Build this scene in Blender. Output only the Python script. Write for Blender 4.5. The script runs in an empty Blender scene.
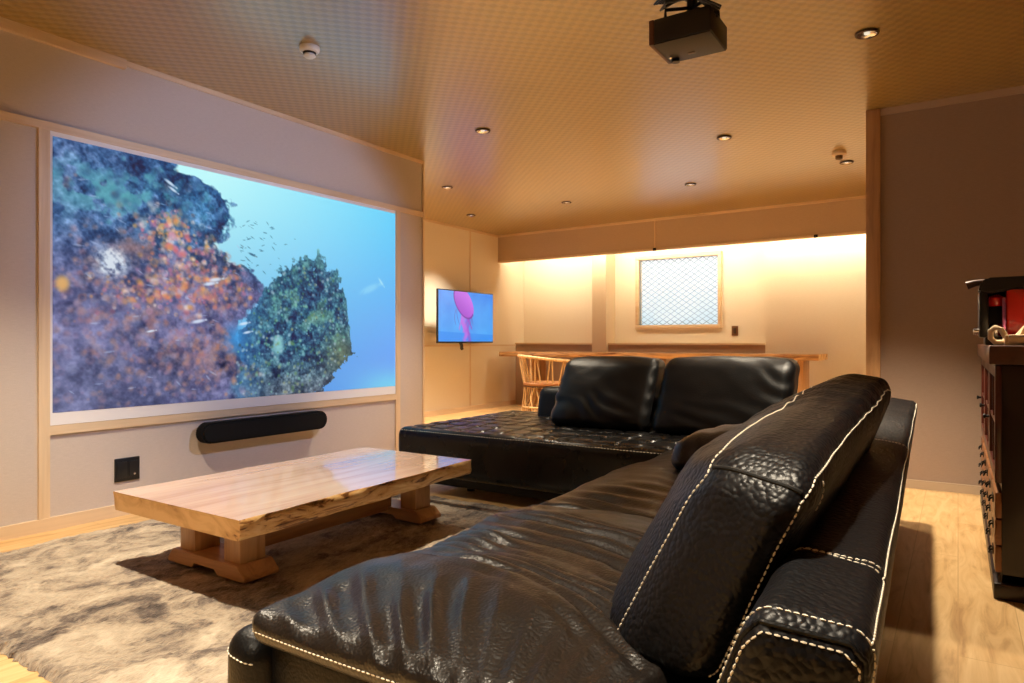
import bpy, bmesh, math, random
import numpy as np
from mathutils import Vector, Matrix
from mathutils.bvhtree import BVHTree

random.seed(7); np.random.seed(7)
S = bpy.context.scene
COL = S.collection
PI = math.pi

# ------------------------------------------------------------------ helpers
def lin(r, g, b):
    f = lambda c: (c/255/12.92) if c/255 <= .04045 else ((c/255+.055)/1.055)**2.4
    return (f(r), f(g), f(b), 1.0)

def hash3(ix, iy, iz, seed):
    h = (ix*374761393 + iy*668265263 + iz*2147483647 + seed*974634777) & 0xFFFFFFFF
    h = ((h ^ (h >> 13))*1274126177) & 0xFFFFFFFF
    h = (h ^ (h >> 16)) & 0xFFFFFFFF
    return h.astype(np.float64)/4294967295.0*2-1

def vnoise(P, seed=0):
    P = np.asarray(P, float)
    I = np.floor(P).astype(np.int64); F = P-I
    F = F*F*F*(F*(F*6-15)+10)
    r = 0
    for dx in (0, 1):
        for dy in (0, 1):
            for dz in (0, 1):
                w = (F[:, 0] if dx else 1-F[:, 0])*(F[:, 1] if dy else 1-F[:, 1])*(F[:, 2] if dz else 1-F[:, 2])
                r = r+w*hash3(I[:, 0]+dx, I[:, 1]+dy, I[:, 2]+dz, seed)
    return r

def fbm(P, oct=4, seed=0):
    r = 0; a = 1.0; s = 0
    P = np.asarray(P, float)
    for k in range(oct):
        r = r+a*vnoise(P*2**k, seed+k*17); s += a; a *= .5
    return r/s

def sstep(a, b, x):
    t = np.clip((x-a)/(b-a), 0, 1)
    return t*t*(3-2*t)

def empty(name, loc, label=None, cat=None, group=None):
    o = bpy.data.objects.new(name, None); COL.objects.link(o)
    o.location = loc; o.empty_display_size = .05
    if label: tag(o, label, cat, group)
    return o

def tag(o, label, cat, group=None):
    o['label'] = label; o['category'] = cat
    if group: o['group'] = group
    return o

def struct(o):
    o['kind'] = 'structure'
    return o

def link_mesh(name, me, mats, parent=None, root_loc=None):
    o = bpy.data.objects.new(name, me); COL.objects.link(o)
    for m in (mats if isinstance(mats, (list, tuple)) else [mats]):
        me.materials.append(m)
    if parent is not None:
        o.parent = parent
    return o

def world_loc(p):
    v = Vector((0, 0, 0))
    while p is not None:
        v += p.location; p = p.parent
    return v

class MB:
    """collects shapes into one bmesh; coordinates are world coordinates"""
    def __init__(s):
        s.bm = bmesh.new(); s.mi = 0
    def _faces(s, fs, smooth):
        for f in fs:
            f.material_index = s.mi; f.smooth = smooth
    def box(s, x0, x1, y0, y1, z0, z1, bevel=0, seg=2, M=None):
        b = bmesh.new()
        bmesh.ops.create_cube(b, size=1)
        for v in b.verts:
            v.co = Vector(((x0+x1)/2+v.co.x*(x1-x0), (y0+y1)/2+v.co.y*(y1-y0), (z0+z1)/2+v.co.z*(z1-z0)))
        if bevel > 0:
            bmesh.ops.bevel(b, geom=list(b.edges), offset=bevel, segments=seg, affect='EDGES', profile=.5)
        s._merge(b, M, bevel > 0)
        return s
    def _merge(s, b, M, smooth):
        if M is not None: bmesh.ops.transform(b, matrix=M, verts=b.verts)
        mp = {v: s.bm.verts.new(v.co) for v in b.verts}
        out = []
        for f in b.faces:
            try: out.append(s.bm.faces.new([mp[v] for v in f.verts]))
            except ValueError: pass
        s._faces(out, smooth)
        b.free()
    def tube(s, pts, r, n=8, cap=True, flat=1.0):
        pts = [Vector(p) for p in pts]
        rr = r if isinstance(r, (list, tuple)) else [r]*len(pts)
        rings = []
        prev = None
        for i, p in enumerate(pts):
            t = (pts[min(i+1, len(pts)-1)]-pts[max(i-1, 0)])
            if t.length < 1e-9: t = Vector((0, 0, 1))
            t.normalize()
            a = prev if prev is not None else (Vector((0, 0, 1)) if abs(t.z) < .9 else Vector((1, 0, 0)))
            b = t.cross(a); b.normalize(); a = b.cross(t); a.normalize(); prev = a
            rings.append([s.bm.verts.new(p+(a*math.cos(2*PI*k/n)*flat+b*math.sin(2*PI*k/n))*rr[i]) for k in range(n)])
        fs = []
        for i in range(len(rings)-1):
            for k in range(n):
                fs.append(s.bm.faces.new([rings[i][k], rings[i][(k+1) % n], rings[i+1][(k+1) % n], rings[i+1][k]]))
        if cap:
            fs.append(s.bm.faces.new(rings[0][::-1])); fs.append(s.bm.faces.new(rings[-1]))
        s._faces(fs, True)
        return s
    def lathe(s, prof, c, n=32, M=None):
        """prof: list of (r, z) from one end to the other"""
        b = bmesh.new(); rings = []
        for r, z in prof:
            if r < 1e-6: rings.append([b.verts.new((0, 0, z))])
            else: rings.append([b.verts.new((r*math.cos(2*PI*k/n), r*math.sin(2*PI*k/n), z)) for k in range(n)])
        for A, B in zip(rings[:-1], rings[1:]):
            for k in range(n):
                q = [A[k % len(A)], A[(k+1) % len(A)], B[(k+1) % len(B)], B[k % len(B)]]
                u = []
                for v in q:
                    if v not in u: u.append(v)
                if len(u) > 2: b.faces.new(u)
        bmesh.ops.recalc_face_normals(b, faces=b.faces)
        T = Matrix.Translation(c) @ (M if M is not None else Matrix())
        s._merge(b, T, True)
        return s
    def prism(s, poly, axis, a0, a1, bevel=0, M=None):
        """poly: list of 2-D points; axis 0/1/2 = extrusion axis"""
        b = bmesh.new()
        def P(p, a):
            return {0: (a, p[0], p[1]), 1: (p[0], a, p[1]), 2: (p[0], p[1], a)}[axis]
        A = [b.verts.new(P(p, a0)) for p in poly]; B = [b.verts.new(P(p, a1)) for p in poly]
        b.faces.new(A); b.faces.new(B[::-1])
        for k in range(len(poly)):
            b.faces.new([A[k], B[k], B[(k+1) % len(poly)], A[(k+1) % len(poly)]])
        bmesh.ops.recalc_face_normals(b, faces=b.faces)
        if bevel: bmesh.ops.bevel(b, geom=list(b.edges), offset=bevel, segments=2, affect='EDGES')
        s._merge(b, M, False)
        return s
    def build(s, name, mats, parent=None):
        me = bpy.data.meshes.new(name)
        off = world_loc(parent) if parent is not None else Vector((0, 0, 0))
        for v in s.bm.verts: v.co -= off
        bmesh.ops.recalc_face_normals(s.bm, faces=s.bm.faces)
        s.bm.to_mesh(me); s.bm.free()
        o = link_mesh(name, me, mats, parent)
        try:
            me.set_sharp_from_angle(angle=math.radians(40))
        except Exception: pass
        return o

def thing_mesh(mb, name, mats, base, label, cat, group=None):
    """one-mesh thing with its origin at its base"""
    me = bpy.data.meshes.new(name)
    off = Vector(base)
    for v in mb.bm.verts: v.co -= off
    bmesh.ops.recalc_face_normals(mb.bm, faces=mb.bm.faces)
    mb.bm.to_mesh(me); mb.bm.free()
    o = link_mesh(name, me, mats); o.location = off
    me.set_sharp_from_angle(angle=math.radians(40))
    return tag(o, label, cat, group)

def dup(root, loc, label=None, group=None):
    r = root.copy(); COL.objects.link(r); r.location = loc
    if label: r['label'] = label
    if group: r['group'] = group
    for ch in list(root.children):
        c = ch.copy(); COL.objects.link(c); c.parent = r
        for g in list(ch.children):
            d = g.copy(); COL.objects.link(d); d.parent = c
    return r

# ------------------------------------------------------------------ materials
def mat(name):
    m = bpy.data.materials.new(name); m.use_nodes = True
    nt = m.node_tree; b = nt.nodes['Principled BSDF']
    return m, nt, b

def N(nt, t, **kw):
    n = nt.nodes.new(t)
    for k, v in kw.items():
        if k.startswith('i_'): n.inputs[k[2:].replace('_', ' ')].default_value = v
        else: setattr(n, k, v)
    return n

def simple(name, c, rough=.5, metal=0, spec=.5, coat=0):
    m, nt, b = mat(name)
    b.inputs['Base Color'].default_value = c
    b.inputs['Roughness'].default_value = rough
    b.inputs['Metallic'].default_value = metal
    b.inputs['Specular IOR Level'].default_value = spec
    b.inputs['Coat Weight'].default_value = coat
    return m

def emit(name, c, s):
    m, nt, b = mat(name)
    b.inputs['Base Color'].default_value = (0, 0, 0, 1)
    b.inputs['Emission Color'].default_value = c
    b.inputs['Emission Strength'].default_value = s
    return m

def ramp(nt, src, stops):
    r = N(nt, 'ShaderNodeValToRGB')
    e = r.color_ramp.elements
    while len(e) < len(stops): e.new(.5)
    for i, (p, c) in enumerate(stops):
        e[i].position = p; e[i].color = c
    nt.links.new(src, r.inputs['Fac'])
    return r

def coords(nt, scale=(1, 1, 1), rot=(0, 0, 0), loc=(0, 0, 0)):
    g = N(nt, 'ShaderNodeNewGeometry')       # world position: every thing stands still
    mp = N(nt, 'ShaderNodeMapping')
    mp.inputs['Scale'].default_value = scale; mp.inputs['Rotation'].default_value = rot; mp.inputs['Location'].default_value = loc
    nt.links.new(g.outputs['Position'], mp.inputs['Vector'])
    return mp.outputs['Vector']

def leather(name, c, rough, pebble=95, strength=.55, spec=.38):
    m, nt, b = mat(name); L = nt.links
    v = coords(nt)
    n0 = N(nt, 'ShaderNodeTexNoise', i_Scale=28.0, i_Detail=2.0)
    L.new(v, n0.inputs['Vector'])
    mx = N(nt, 'ShaderNodeVectorMath', operation='MULTIPLY_ADD')
    mx.inputs[1].default_value = (.012, .012, .012)
    L.new(n0.outputs['Color'], mx.inputs[0]); L.new(v, mx.inputs[2])
    vo = N(nt, 'ShaderNodeTexVoronoi', feature='SMOOTH_F1', i_Scale=pebble)
    vo.inputs['Smoothness'].default_value = .35
    L.new(mx.outputs[0], vo.inputs['Vector'])
    inv = N(nt, 'ShaderNodeMath', operation='SUBTRACT'); inv.inputs[0].default_value = 1
    L.new(vo.outputs['Distance'], inv.inputs[1])
    n2 = N(nt, 'ShaderNodeTexNoise', i_Scale=420.0, i_Detail=2.0)
    L.new(v, n2.inputs['Vector'])
    ad = N(nt, 'ShaderNodeMath', operation='MULTIPLY_ADD'); ad.inputs[1].default_value = .08
    L.new(n2.outputs['Fac'], ad.inputs[0]); L.new(inv.outputs[0], ad.inputs[2])
    bp = N(nt, 'ShaderNodeBump', i_Strength=strength, i_Distance=.0035)
    L.new(ad.outputs[0], bp.inputs['Height']); L.new(bp.outputs['Normal'], b.inputs['Normal'])
    b.inputs['Base Color'].default_value = c
    n3 = N(nt, 'ShaderNodeTexNoise', i_Scale=7.0, i_Detail=3.0); L.new(v, n3.inputs['Vector'])
    mr = N(nt, 'ShaderNodeMapRange'); mr.inputs['To Min'].default_value = rough-.06; mr.inputs['To Max'].default_value = rough+.08
    L.new(n3.outputs['Fac'], mr.inputs['Value']); L.new(mr.outputs[0], b.inputs['Roughness'])
    b.inputs['Specular IOR Level'].default_value = spec
    return m

def wood(name, c0, c1, axis=1, scale=6, rough=.45, coat=0, stretch=9, c2=None):
    m, nt, b = mat(name); L = nt.links
    sc = [scale*stretch/3]*3; sc[axis] = scale/3
    v = coords(nt, scale=sc)
    n1 = N(nt, 'ShaderNodeTexNoise', i_Scale=1.0, i_Detail=5.0, i_Roughness=.6, i_Distortion=.6); L.new(v, n1.inputs['Vector'])
    st = [(.32, c1), (.52, c0), (.72, c2 or c0)]
    r = ramp(nt, n1.outputs['Fac'], st)
    v2 = coords(nt, scale=[s*6 if i != axis else s*2 for i, s in enumerate(sc)])
    n2 = N(nt, 'ShaderNodeTexNoise', i_Scale=1.0, i_Detail=3.0); L.new(v2, n2.inputs['Vector'])
    mx = N(nt, 'ShaderNodeMix', data_type='RGBA', blend_type='MULTIPLY'); mx.inputs['Factor'].default_value = .25
    L.new(r.outputs['Color'], mx.inputs['A']); L.new(n2.outputs['Fac'], mx.inputs['B'])
    L.new(mx.outputs['Result'], b.inputs['Base Color'])
    b.inputs['Roughness'].default_value = rough; b.inputs['Coat Weight'].default_value = coat
    b.inputs['Coat Roughness'].default_value = .06
    return m

LEATHER = leather('black_leather', (.0048, .0048, .006, 1), .42, pebble=105, strength=.60, spec=.32)
LEATHER_SEAT = leather('black_seat_leather', (.0105, .0078, .0064, 1), .33, pebble=150, strength=.26, spec=.5)  # brown reflected sheen is put into the base colour of the black leather
LEATHER_SMOOTH = leather('smooth_black_leather', (.0032, .0032, .0036, 1), .40, pebble=170, strength=.16, spec=.27)
LEATHER_TUFT = leather('tufted_black_leather', (.004, .0034, .0032, 1), .27, pebble=150, strength=.14, spec=.32)
STITCH = simple('cream_thread', lin(236, 228, 208), .7)
BATTEN = wood('pale_batten_wood', lin(234, 208, 174), lin(218, 188, 150), axis=2, scale=3, rough=.5)
BATTEN_H = wood('pale_batten_wood_long', lin(234, 208, 174), lin(218, 188, 150), axis=1, scale=3, rough=.5)
BATTEN_X = wood('pale_batten_wood_cross', lin(232, 206, 170), lin(216, 184, 144), axis=0, scale=3, rough=.5)
POST = wood('post_wood', lin(214, 168, 120), lin(176, 130, 86), axis=2, scale=4, rough=.5)
TABLE_TOP = wood('table_wood', lin(228, 196, 172), lin(212, 174, 146), axis=1, scale=4, rough=.26, coat=1.0, c2=lin(232, 206, 182))  # pale pinkish tone has the glossy top's reflection put into the wood colour
TABLE_LEG = wood('table_leg_wood', lin(208, 160, 106), lin(180, 128, 76), axis=2, scale=5, rough=.4, coat=.2)
TABLE_BEAM = wood('table_beam_wood', lin(214, 160, 102), lin(180, 124, 72), axis=0, scale=5, rough=.4, coat=.2)
TABLE_STRETCH = wood('table_stretcher_wood', lin(206, 152, 96), lin(172, 118, 68), axis=1, scale=5, rough=.4, coat=.2)
CHAIR_WOOD = wood('chair_cane', lin(226, 188, 134), lin(190, 146, 92), axis=2, scale=8, rough=.5)
CAB_WOOD = wood('dark_cabinet_wood', lin(92, 34, 22), lin(56, 18, 12), axis=2, scale=5, rough=.35, coat=.3)
CAB_TOP = wood('cabinet_top_wood', lin(92, 54, 36), lin(60, 32, 22), axis=1, scale=5, rough=.4, coat=.2)
CAB_SIDE = wood('cabinet_side_wood', lin(40, 18, 14), lin(22, 10, 9), axis=2, scale=5, rough=.4, coat=.15)
CAB_DRAWER = wood('cabinet_drawer_wood', lin(160, 104, 62), lin(120, 70, 38), axis=1, scale=5, rough=.4, coat=.2)
BLACK = simple('black_plastic', (.008, .008, .009, 1), .35)
BLACK_MATTE = simple('black_cloth', (.006, .006, .007, 1), .85, spec=.2)
BLACK_METAL = simple('black_iron', (.012, .011, .010, 1), .4, metal=.6)
BROWN_PLASTIC = simple('projector_shell', lin(30, 17, 12), .5)
CHROME = simple('polished_steel', (.75, .75, .75, 1), .15, metal=1)
RIM = simple('dark_lamp_rim', lin(70, 48, 30), .4, metal=.5)
WHITE_PLASTIC = simple('white_plastic', lin(225, 222, 215), .45)
RED = simple('red_gloss', lin(190, 18, 14), .2, coat=.6)
CREAM = simple('cream_glaze', lin(232, 206, 166), .5)
GLASS, nt_, b_ = mat('cabinet_glass')
b_.inputs['Base Color'].default_value = (.9, .92, .92, 1); b_.inputs['Roughness'].default_value = .03
b_.inputs['Transmission Weight'].default_value = 1; b_.inputs['IOR'].default_value = 1.1

def live_edge_mat():
    m, nt, b = mat('live_edge_bark'); L = nt.links
    v = coords(nt, scale=(10, 5, 26), rot=(.5, 0, 0))
    n = N(nt, 'ShaderNodeTexNoise', i_Scale=1.0, i_Detail=6.0, i_Roughness=.65, i_Distortion=1.4); L.new(v, n.inputs['Vector'])
    r = ramp(nt, n.outputs['Fac'], [(.33, lin(58, 30, 14)), (.41, lin(150, 100, 52)), (.46, lin(214, 166, 104)), (.64, lin(238, 204, 148))])
    L.new(r.outputs['Color'], b.inputs['Base Color']); b.inputs['Roughness'].default_value = .4; b.inputs['Coat Weight'].default_value = .4
    bp = N(nt, 'ShaderNodeBump', i_Strength=.6, i_Distance=.008); L.new(n.outputs['Fac'], bp.inputs['Height']); L.new(bp.outputs['Normal'], b.inputs['Normal'])
    return m
LIVE = live_edge_mat()

def end_grain_mat():
    m, nt, b = mat('sawn_end_grain'); L = nt.links
    v = coords(nt, scale=(7, 7, 12))
    n = N(nt, 'ShaderNodeTexNoise', i_Scale=1.0, i_Detail=5.0, i_Distortion=1.5); L.new(v, n.inputs['Vector'])
    r = ramp(nt, n.outputs['Fac'], [(.30, lin(120, 74, 36)), (.38, lin(206, 158, 98)), (.6, lin(232, 190, 130))])
    L.new(r.outputs['Color'], b.inputs['Base Color']); b.inputs['Roughness'].default_value = .45
    return m
END = end_grain_mat()

def fabric_wall(name, c, c2):
    m, nt, b = mat(name); L = nt.links
    v = coords(nt)
    n = N(nt, 'ShaderNodeTexNoise', i_Scale=260.0, i_Detail=2.0); L.new(v, n.inputs['Vector'])
    v2 = coords(nt, scale=(1, 1, 12)); n2 = N(nt, 'ShaderNodeTexNoise', i_Scale=30.0, i_Detail=3.0); L.new(v2, n2.inputs['Vector'])
    ad = N(nt, 'ShaderNodeMath', operation='ADD'); L.new(n.outputs['Fac'], ad.inputs[0]); L.new(n2.outputs['Fac'], ad.inputs[1])
    r = ramp(nt, ad.outputs[0], [(.35, c2), (.65, c)])
    ad.use_clamp = False
    hv = N(nt, 'ShaderNodeMath', operation='MULTIPLY'); hv.inputs[1].default_value = .5
    L.new(ad.outputs[0], hv.inputs[0]); L.new(hv.outputs[0], r.inputs['Fac'])
    L.new(r.outputs['Color'], b.inputs['Base Color']); b.inputs['Roughness'].default_value = .85; b.inputs['Specular IOR Level'].default_value = .25
    bp = N(nt, 'ShaderNodeBump', i_Strength=.12, i_Distance=.001); L.new(hv.outputs[0], bp.inputs['Height']); L.new(bp.outputs['Normal'], b.inputs['Normal'])
    return m
WALL = fabric_wall('woven_wall_cloth', lin(204, 192, 184), lin(194, 182, 174))
WALL_WARM = fabric_wall('woven_wall_cloth_cream', lin(234, 223, 204), lin(226, 214, 194))
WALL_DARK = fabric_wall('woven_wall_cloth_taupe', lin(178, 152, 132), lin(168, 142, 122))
WALL_PIER = fabric_wall('woven_wall_cloth_sand', lin(196, 172, 146), lin(186, 162, 136))
WALL_RIGHT = fabric_wall('woven_wall_cloth_grey', lin(172, 150, 134), lin(162, 140, 124))

def ceiling_mat():
    m, nt, b = mat('woven_ceiling_paper'); L = nt.links
    v = coords(nt)
    sp = N(nt, 'ShaderNodeSeparateXYZ'); L.new(v, sp.inputs[0])
    p = .036
    def sn(o, k):
        a = N(nt, 'ShaderNodeMath', operation='MULTIPLY'); a.inputs[1].default_value = k; L.new(o, a.inputs[0])
        s = N(nt, 'ShaderNodeMath', operation='SINE'); L.new(a.outputs[0], s.inputs[0]); return s.outputs[0]
    sx, sy = sn(sp.outputs['X'], PI/p), sn(sp.outputs['Y'], PI/p)
    mu = N(nt, 'ShaderNodeMath', operation='MULTIPLY'); L.new(sx, mu.inputs[0]); L.new(sy, mu.inputs[1])
    h = N(nt, 'ShaderNodeMapRange'); h.inputs['From Min'].default_value = -.8; h.inputs['From Max'].default_value = .8
    h.interpolation_type = 'SMOOTHSTEP'
    L.new(mu.outputs[0], h.inputs['Value'])
    n = N(nt, 'ShaderNodeTexNoise', i_Scale=2.2, i_Detail=3.0); L.new(v, n.inputs['Vector'])
    n2 = N(nt, 'ShaderNodeTexNoise', i_Scale=90.0, i_Detail=2.0); L.new(v, n2.inputs['Vector'])
    mm = N(nt, 'ShaderNodeMath', operation='MULTIPLY_ADD'); mm.inputs[1].default_value = .25; L.new(n2.outputs['Fac'], mm.inputs[0]); L.new(h.outputs[0], mm.inputs[2])
    r = ramp(nt, mm.outputs[0], [(.05, lin(142, 114, 52)), (1.0, lin(168, 138, 68))])
    L.new(r.outputs['Color'], b.inputs['Base Color'])
    b.inputs['Roughness'].default_value = .36; b.inputs['Specular IOR Level'].default_value = .5
    b.inputs['Coat Weight'].default_value = 1.0; b.inputs['Coat IOR'].default_value = 1.85; b.inputs['Coat Roughness'].default_value = .28
    bp = N(nt, 'ShaderNodeBump', i_Strength=.5, i_Distance=.006); L.new(h.outputs[0], bp.inputs['Height']); L.new(bp.outputs['Normal'], b.inputs['Normal'])
    return m
CEIL = ceiling_mat()

def floor_mat():
    m, nt, b = mat('oak_plank_floor'); L = nt.links
    v = coords(nt, rot=(0, 0, PI/2))
    bk = N(nt, 'ShaderNodeTexBrick', offset=.37, i_Scale=1.0, i_Mortar_Size=.0016, i_Brick_Width=1.8, i_Row_Height=.17)
    bk.inputs['Color1'].default_value = (.2, .2, .2, 1); bk.inputs['Color2'].default_value = (.8, .8, .8, 1); bk.inputs['Mortar'].default_value = (0, 0, 0, 1)
    L.new(v, bk.inputs['Vector'])
    v2 = coords(nt, scale=(9, 1.3, 1))
    n = N(nt, 'ShaderNodeTexNoise', i_Scale=1.6, i_Detail=6.0, i_Roughness=.6, i_Distortion=1.8); L.new(v2, n.inputs['Vector'])
    mx = N(nt, 'ShaderNodeMath', operation='MULTIPLY_ADD'); mx.inputs[1].default_value = .16
    L.new(bk.outputs['Color'], mx.inputs[0]); L.new(n.outputs['Fac'], mx.inputs[2])
    r = ramp(nt, mx.outputs[0], [(.34, lin(178, 136, 86)), (.52, lin(210, 170, 114)), (.74, lin(226, 190, 136))])
    m2 = N(nt, 'ShaderNodeMix', data_type='RGBA'); L.new(bk.outputs['Fac'], m2.inputs['Factor'])
    L.new(r.outputs['Color'], m2.inputs['A']); m2.inputs['B'].default_value = lin(190, 150, 98)
    L.new(m2.outputs['Result'], b.inputs['Base Color'])
    b.inputs['Roughness'].default_value = .42
    return m
FLOOR = floor_mat()

def rug_mat():
    m, nt, b = mat('shaggy_rug_pile'); L = nt.links
    v = coords(nt, scale=(1.55, 1.05, 1), rot=(0, 0, .25))
    n = N(nt, 'ShaderNodeTexNoise', i_Scale=3.0, i_Detail=6.0, i_Roughness=.66, i_Distortion=1.2); L.new(v, n.inputs['Vector'])
    v2 = coords(nt, scale=(150, 34, 60), rot=(0, 0, .3))
    n2 = N(nt, 'ShaderNodeTexNoise', i_Scale=1.0, i_Detail=3.0, i_Distortion=.6); L.new(v2, n2.inputs['Vector'])
    ad = N(nt, 'ShaderNodeMath', operation='MULTIPLY_ADD'); ad.inputs[1].default_value = .22; L.new(n2.outputs['Fac'], ad.inputs[0]); L.new(n.outputs['Fac'], ad.inputs[2])
    r = ramp(nt, ad.outputs[0], [(.39, lin(52, 46, 46)), (.50, lin(110, 98, 90)), (.62, lin(176, 160, 140)), (.84, lin(220, 206, 184))])
    L.new(r.outputs['Color'], b.inputs['Base Color']); b.inputs['Roughness'].default_value = .9; b.inputs['Specular IOR Level'].default_value = .2
    b.inputs['Sheen Weight'].default_value = .3
    bp = N(nt, 'ShaderNodeBump', i_Strength=.8, i_Distance=.012); L.new(n2.outputs['Fac'], bp.inputs['Height']); L.new(bp.outputs['Normal'], b.inputs['Normal'])
    return m
RUG = rug_mat()

def picture_mat(name, strength):
    m, nt, b = mat(name)
    a = N(nt, 'ShaderNodeAttribute', attribute_name='picture')
    b.inputs['Base Color'].default_value = (.02, .02, .02, 1)
    nt.links.new(a.outputs['Color'], b.inputs['Emission Color']); b.inputs['Emission Strength'].default_value = strength
    b.inputs['Roughness'].default_value = .8
    return m

# ------------------------------------------------------------------ camera
EYE = .95
YAW = math.radians(33.16)
cam = bpy.data.cameras.new('camera'); co = bpy.data.objects.new('camera', cam); COL.objects.link(co)
cam.sensor_width = 36; cam.lens = 24.0; cam.clip_start = .05
co.location = (0, 0, EYE); co.rotation_euler = (PI/2, 0, YAW)
S.camera = co

# ------------------------------------------------------------------ room shell
ZC = 2.49
XL, YE = -3.83, 4.46        # screen wall and its far end
XR = -5.60                  # wall with the television
YB = 8.90                   # far wall behind the bar
YV = 8.20                   # dropped fascia
def sbox(name, m, *a, bevel=0):
    return struct(MB().box(*a, bevel=bevel).build(name, m))
sbox('floor', FLOOR, -5.9, 3.3, -2.7, 9.1, -.1, 0)
sbox('ceiling', CEIL, -5.9, 3.3, -2.7, 9.1, ZC, ZC+.1)
sbox('wall_left', WALL, XR-.2, XL, -2.6, YE, 0, ZC)
sbox('wall_recess', WALL_WARM, XR-.2, XR, YE, YB+.2, 0, ZC)
sbox('wall_right', WALL_RIGHT, -.43, 3.3, 5.13, 5.25, 0, ZC)
sbox('wall_side', WALL, 3.1, 3.3, -2.6, 5.13, 0, ZC)
sbox('wall_rear', WALL, XL, 3.3, -2.7, -2.5, 0, ZC)
# far wall with the window opening
WX0, WX1, WZ0, WZ1 = -3.70, -2.61, 1.175, 2.075
b = MB()
b.box(XR, WX0, YB, YB+.2, 0, ZC); b.box(WX1, -1.97, YB, YB+.2, 0, ZC)
b.box(WX0, WX1, YB, YB+.2, 0, WZ0); b.box(WX0, WX1, YB, YB+.2, WZ1, ZC)
struct(b.build('wall_back', WALL_WARM))
sbox('wall_back_right', WALL_WARM, -1.97, 1.6, 8.67, YB+.2, 0, ZC)
sbox('wall_bar_side', WALL_WARM, 1.6, 1.8, 5.25, YB+.2, 0, ZC)
# low ledge and pier in front of the far wall
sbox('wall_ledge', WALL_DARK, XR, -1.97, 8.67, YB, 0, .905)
sbox('trim_1', BATTEN_X, XR, -1.97, 8.655, YB, .905, .93)
sbox('wall_pier', fabric_wall('pier_cloth', lin(216, 198, 172), lin(206, 188, 162)), -4.283, -4.069, 8.60, YB, 0, ZC)
# dropped fascia with bottom rail, top rail and joint batten
sbox('wall_fascia', WALL_PIER, XR, 1.6, YV, YV+.06, 2.11, ZC)
sbox('trim_2', BATTEN_X, XR, 1.6, YV-.008, YV+.075, 2.095, 2.118)
sbox('trim_3', BATTEN_X, XR, 1.6, YV-.012, YV, ZC-.03, ZC)
sbox('trim_4', BATTEN, -3.183, -3.168, YV-.008, YV, 2.118, ZC-.03)
# the fascia runs a touch out of square with the far wall
PV = Matrix.Translation((XR, YV, 0)) @ Matrix.Rotation(math.radians(-1.6), 4, 'Z') @ Matrix.Translation((-XR, -YV, 0))
for nm in ('wall_fascia', 'trim_2', 'trim_3', 'trim_4'): bpy.data.objects[nm].matrix_world = PV
# screen wall battens
ZT0, ZT1 = 2.01, 2.05
sbox('trim_5', BATTEN_H, XL, XL+.018, -2.5, YE, ZT0, ZT1)
sbox('trim_6', BATTEN, XL, XL+.016, 1.55, 1.60, .065, ZT0)
sbox('trim_7', BATTEN, XL, XL+.016, 4.12, 4.17, .065, ZT0)
sbox('trim_8', BATTEN_H, XL, XL+.016, 1.60, 4.12, .48, .525)
sbox('trim_9', BATTEN_H, XL, XL+.030, -2.5, 1.97, ZC-.05, ZC)
sbox('trim_10', BATTEN_H, XL, XL+.012, 1.97, YE, ZC-.028, ZC)
sbox('trim_11', BATTEN, XL-.01, XL+.010, YE-.002, YE+.018, 0, ZC)
sbox('baseboard_left', BATTEN_H, XL, XL+.02, -2.5, YE, 0, .065)
# recess wall battens
sbox('trim_12', BATTEN_H, XR, XR+.015, YE, YB, ZC-.03, ZC)
sbox('trim_13', BATTEN, XR, XR+.008, 7.51, 7.53, 0, ZC)
sbox('trim_14', BATTEN_H, XR, XR+.008, YE, 8.67, .885, .905)
sbox('baseboard_recess', BATTEN_H, XR, XR+.015, YE, 8.67, 0, .07)
# post and right wall
b = MB().box(-.515, -.43, 5.10, 5.27, 0, ZC, bevel=.004)
struct(b.build('trim_15', POST))
sbox('trim_16', simple('taupe_rail', lin(196, 172, 150), .6), -.43, 3.1, 5.118, 5.13, ZC-.045, ZC)
sbox('baseboard_right', simple('pale_rail', lin(190, 170, 146), .5), -.43, 3.1, 5.115, 5.13, 0, .055)

# hooks under the fascia
for i, (x, lab) in enumerate([(-3.175, 'small dark hook under the fascia rail above the window'), (-1.30, 'small dark hook under the fascia rail right of the window')]):
    h = MB().box(x-.02, x+.02, YV-.02, YV-.009, 2.085, 2.12, bevel=.003).tube([(x, YV-.02, 2.10), (x, YV-.035, 2.095), (x, YV-.035, 2.08)], .006)
    ho = thing_mesh(h, 'hook', BLACK_METAL, (x, YV-.012, 2.10), lab, 'hook'); ho.matrix_world = PV @ Matrix.Translation((x, YV-.012, 2.10))

# window: frame, lit pane, diamond mesh
wf = MB()
F = .05
wf.box(WX0-F, WX1+F, YB-.03, YB+.02, WZ1, WZ1+F, bevel=.003); wf.box(WX0-F, WX1+F, YB-.035, YB+.02, WZ0-F, WZ0, bevel=.003)
wf.box(WX0-F, WX0, YB-.03, YB+.02, WZ0, WZ1, bevel=.003); wf.box(WX1, WX1+F, YB-.03, YB+.02, WZ0, WZ1, bevel=.003)
win = wf.build('window_1', BATTEN_X); struct(win)
win['label'] = 'small square window with white diamond mesh over a bright pane'
m, nt, bb = mat('daylit_frosted_pane')
v = coords(nt, loc=(3.1, 0, -1.2))
sp = N(nt, 'ShaderNodeSeparateXYZ'); nt.links.new(coords(nt), sp.inputs[0])
n = N(nt, 'ShaderNodeTexNoise', i_Scale=3.5, i_Detail=2.0); nt.links.new(v, n.inputs['Vector'])
mz = N(nt, 'ShaderNodeMapRange'); mz.inputs['From Min'].default_value = WZ0; mz.inputs['From Max'].default_value = WZ1
nt.links.new(sp.outputs['Z'], mz.inputs['Value'])
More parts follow.
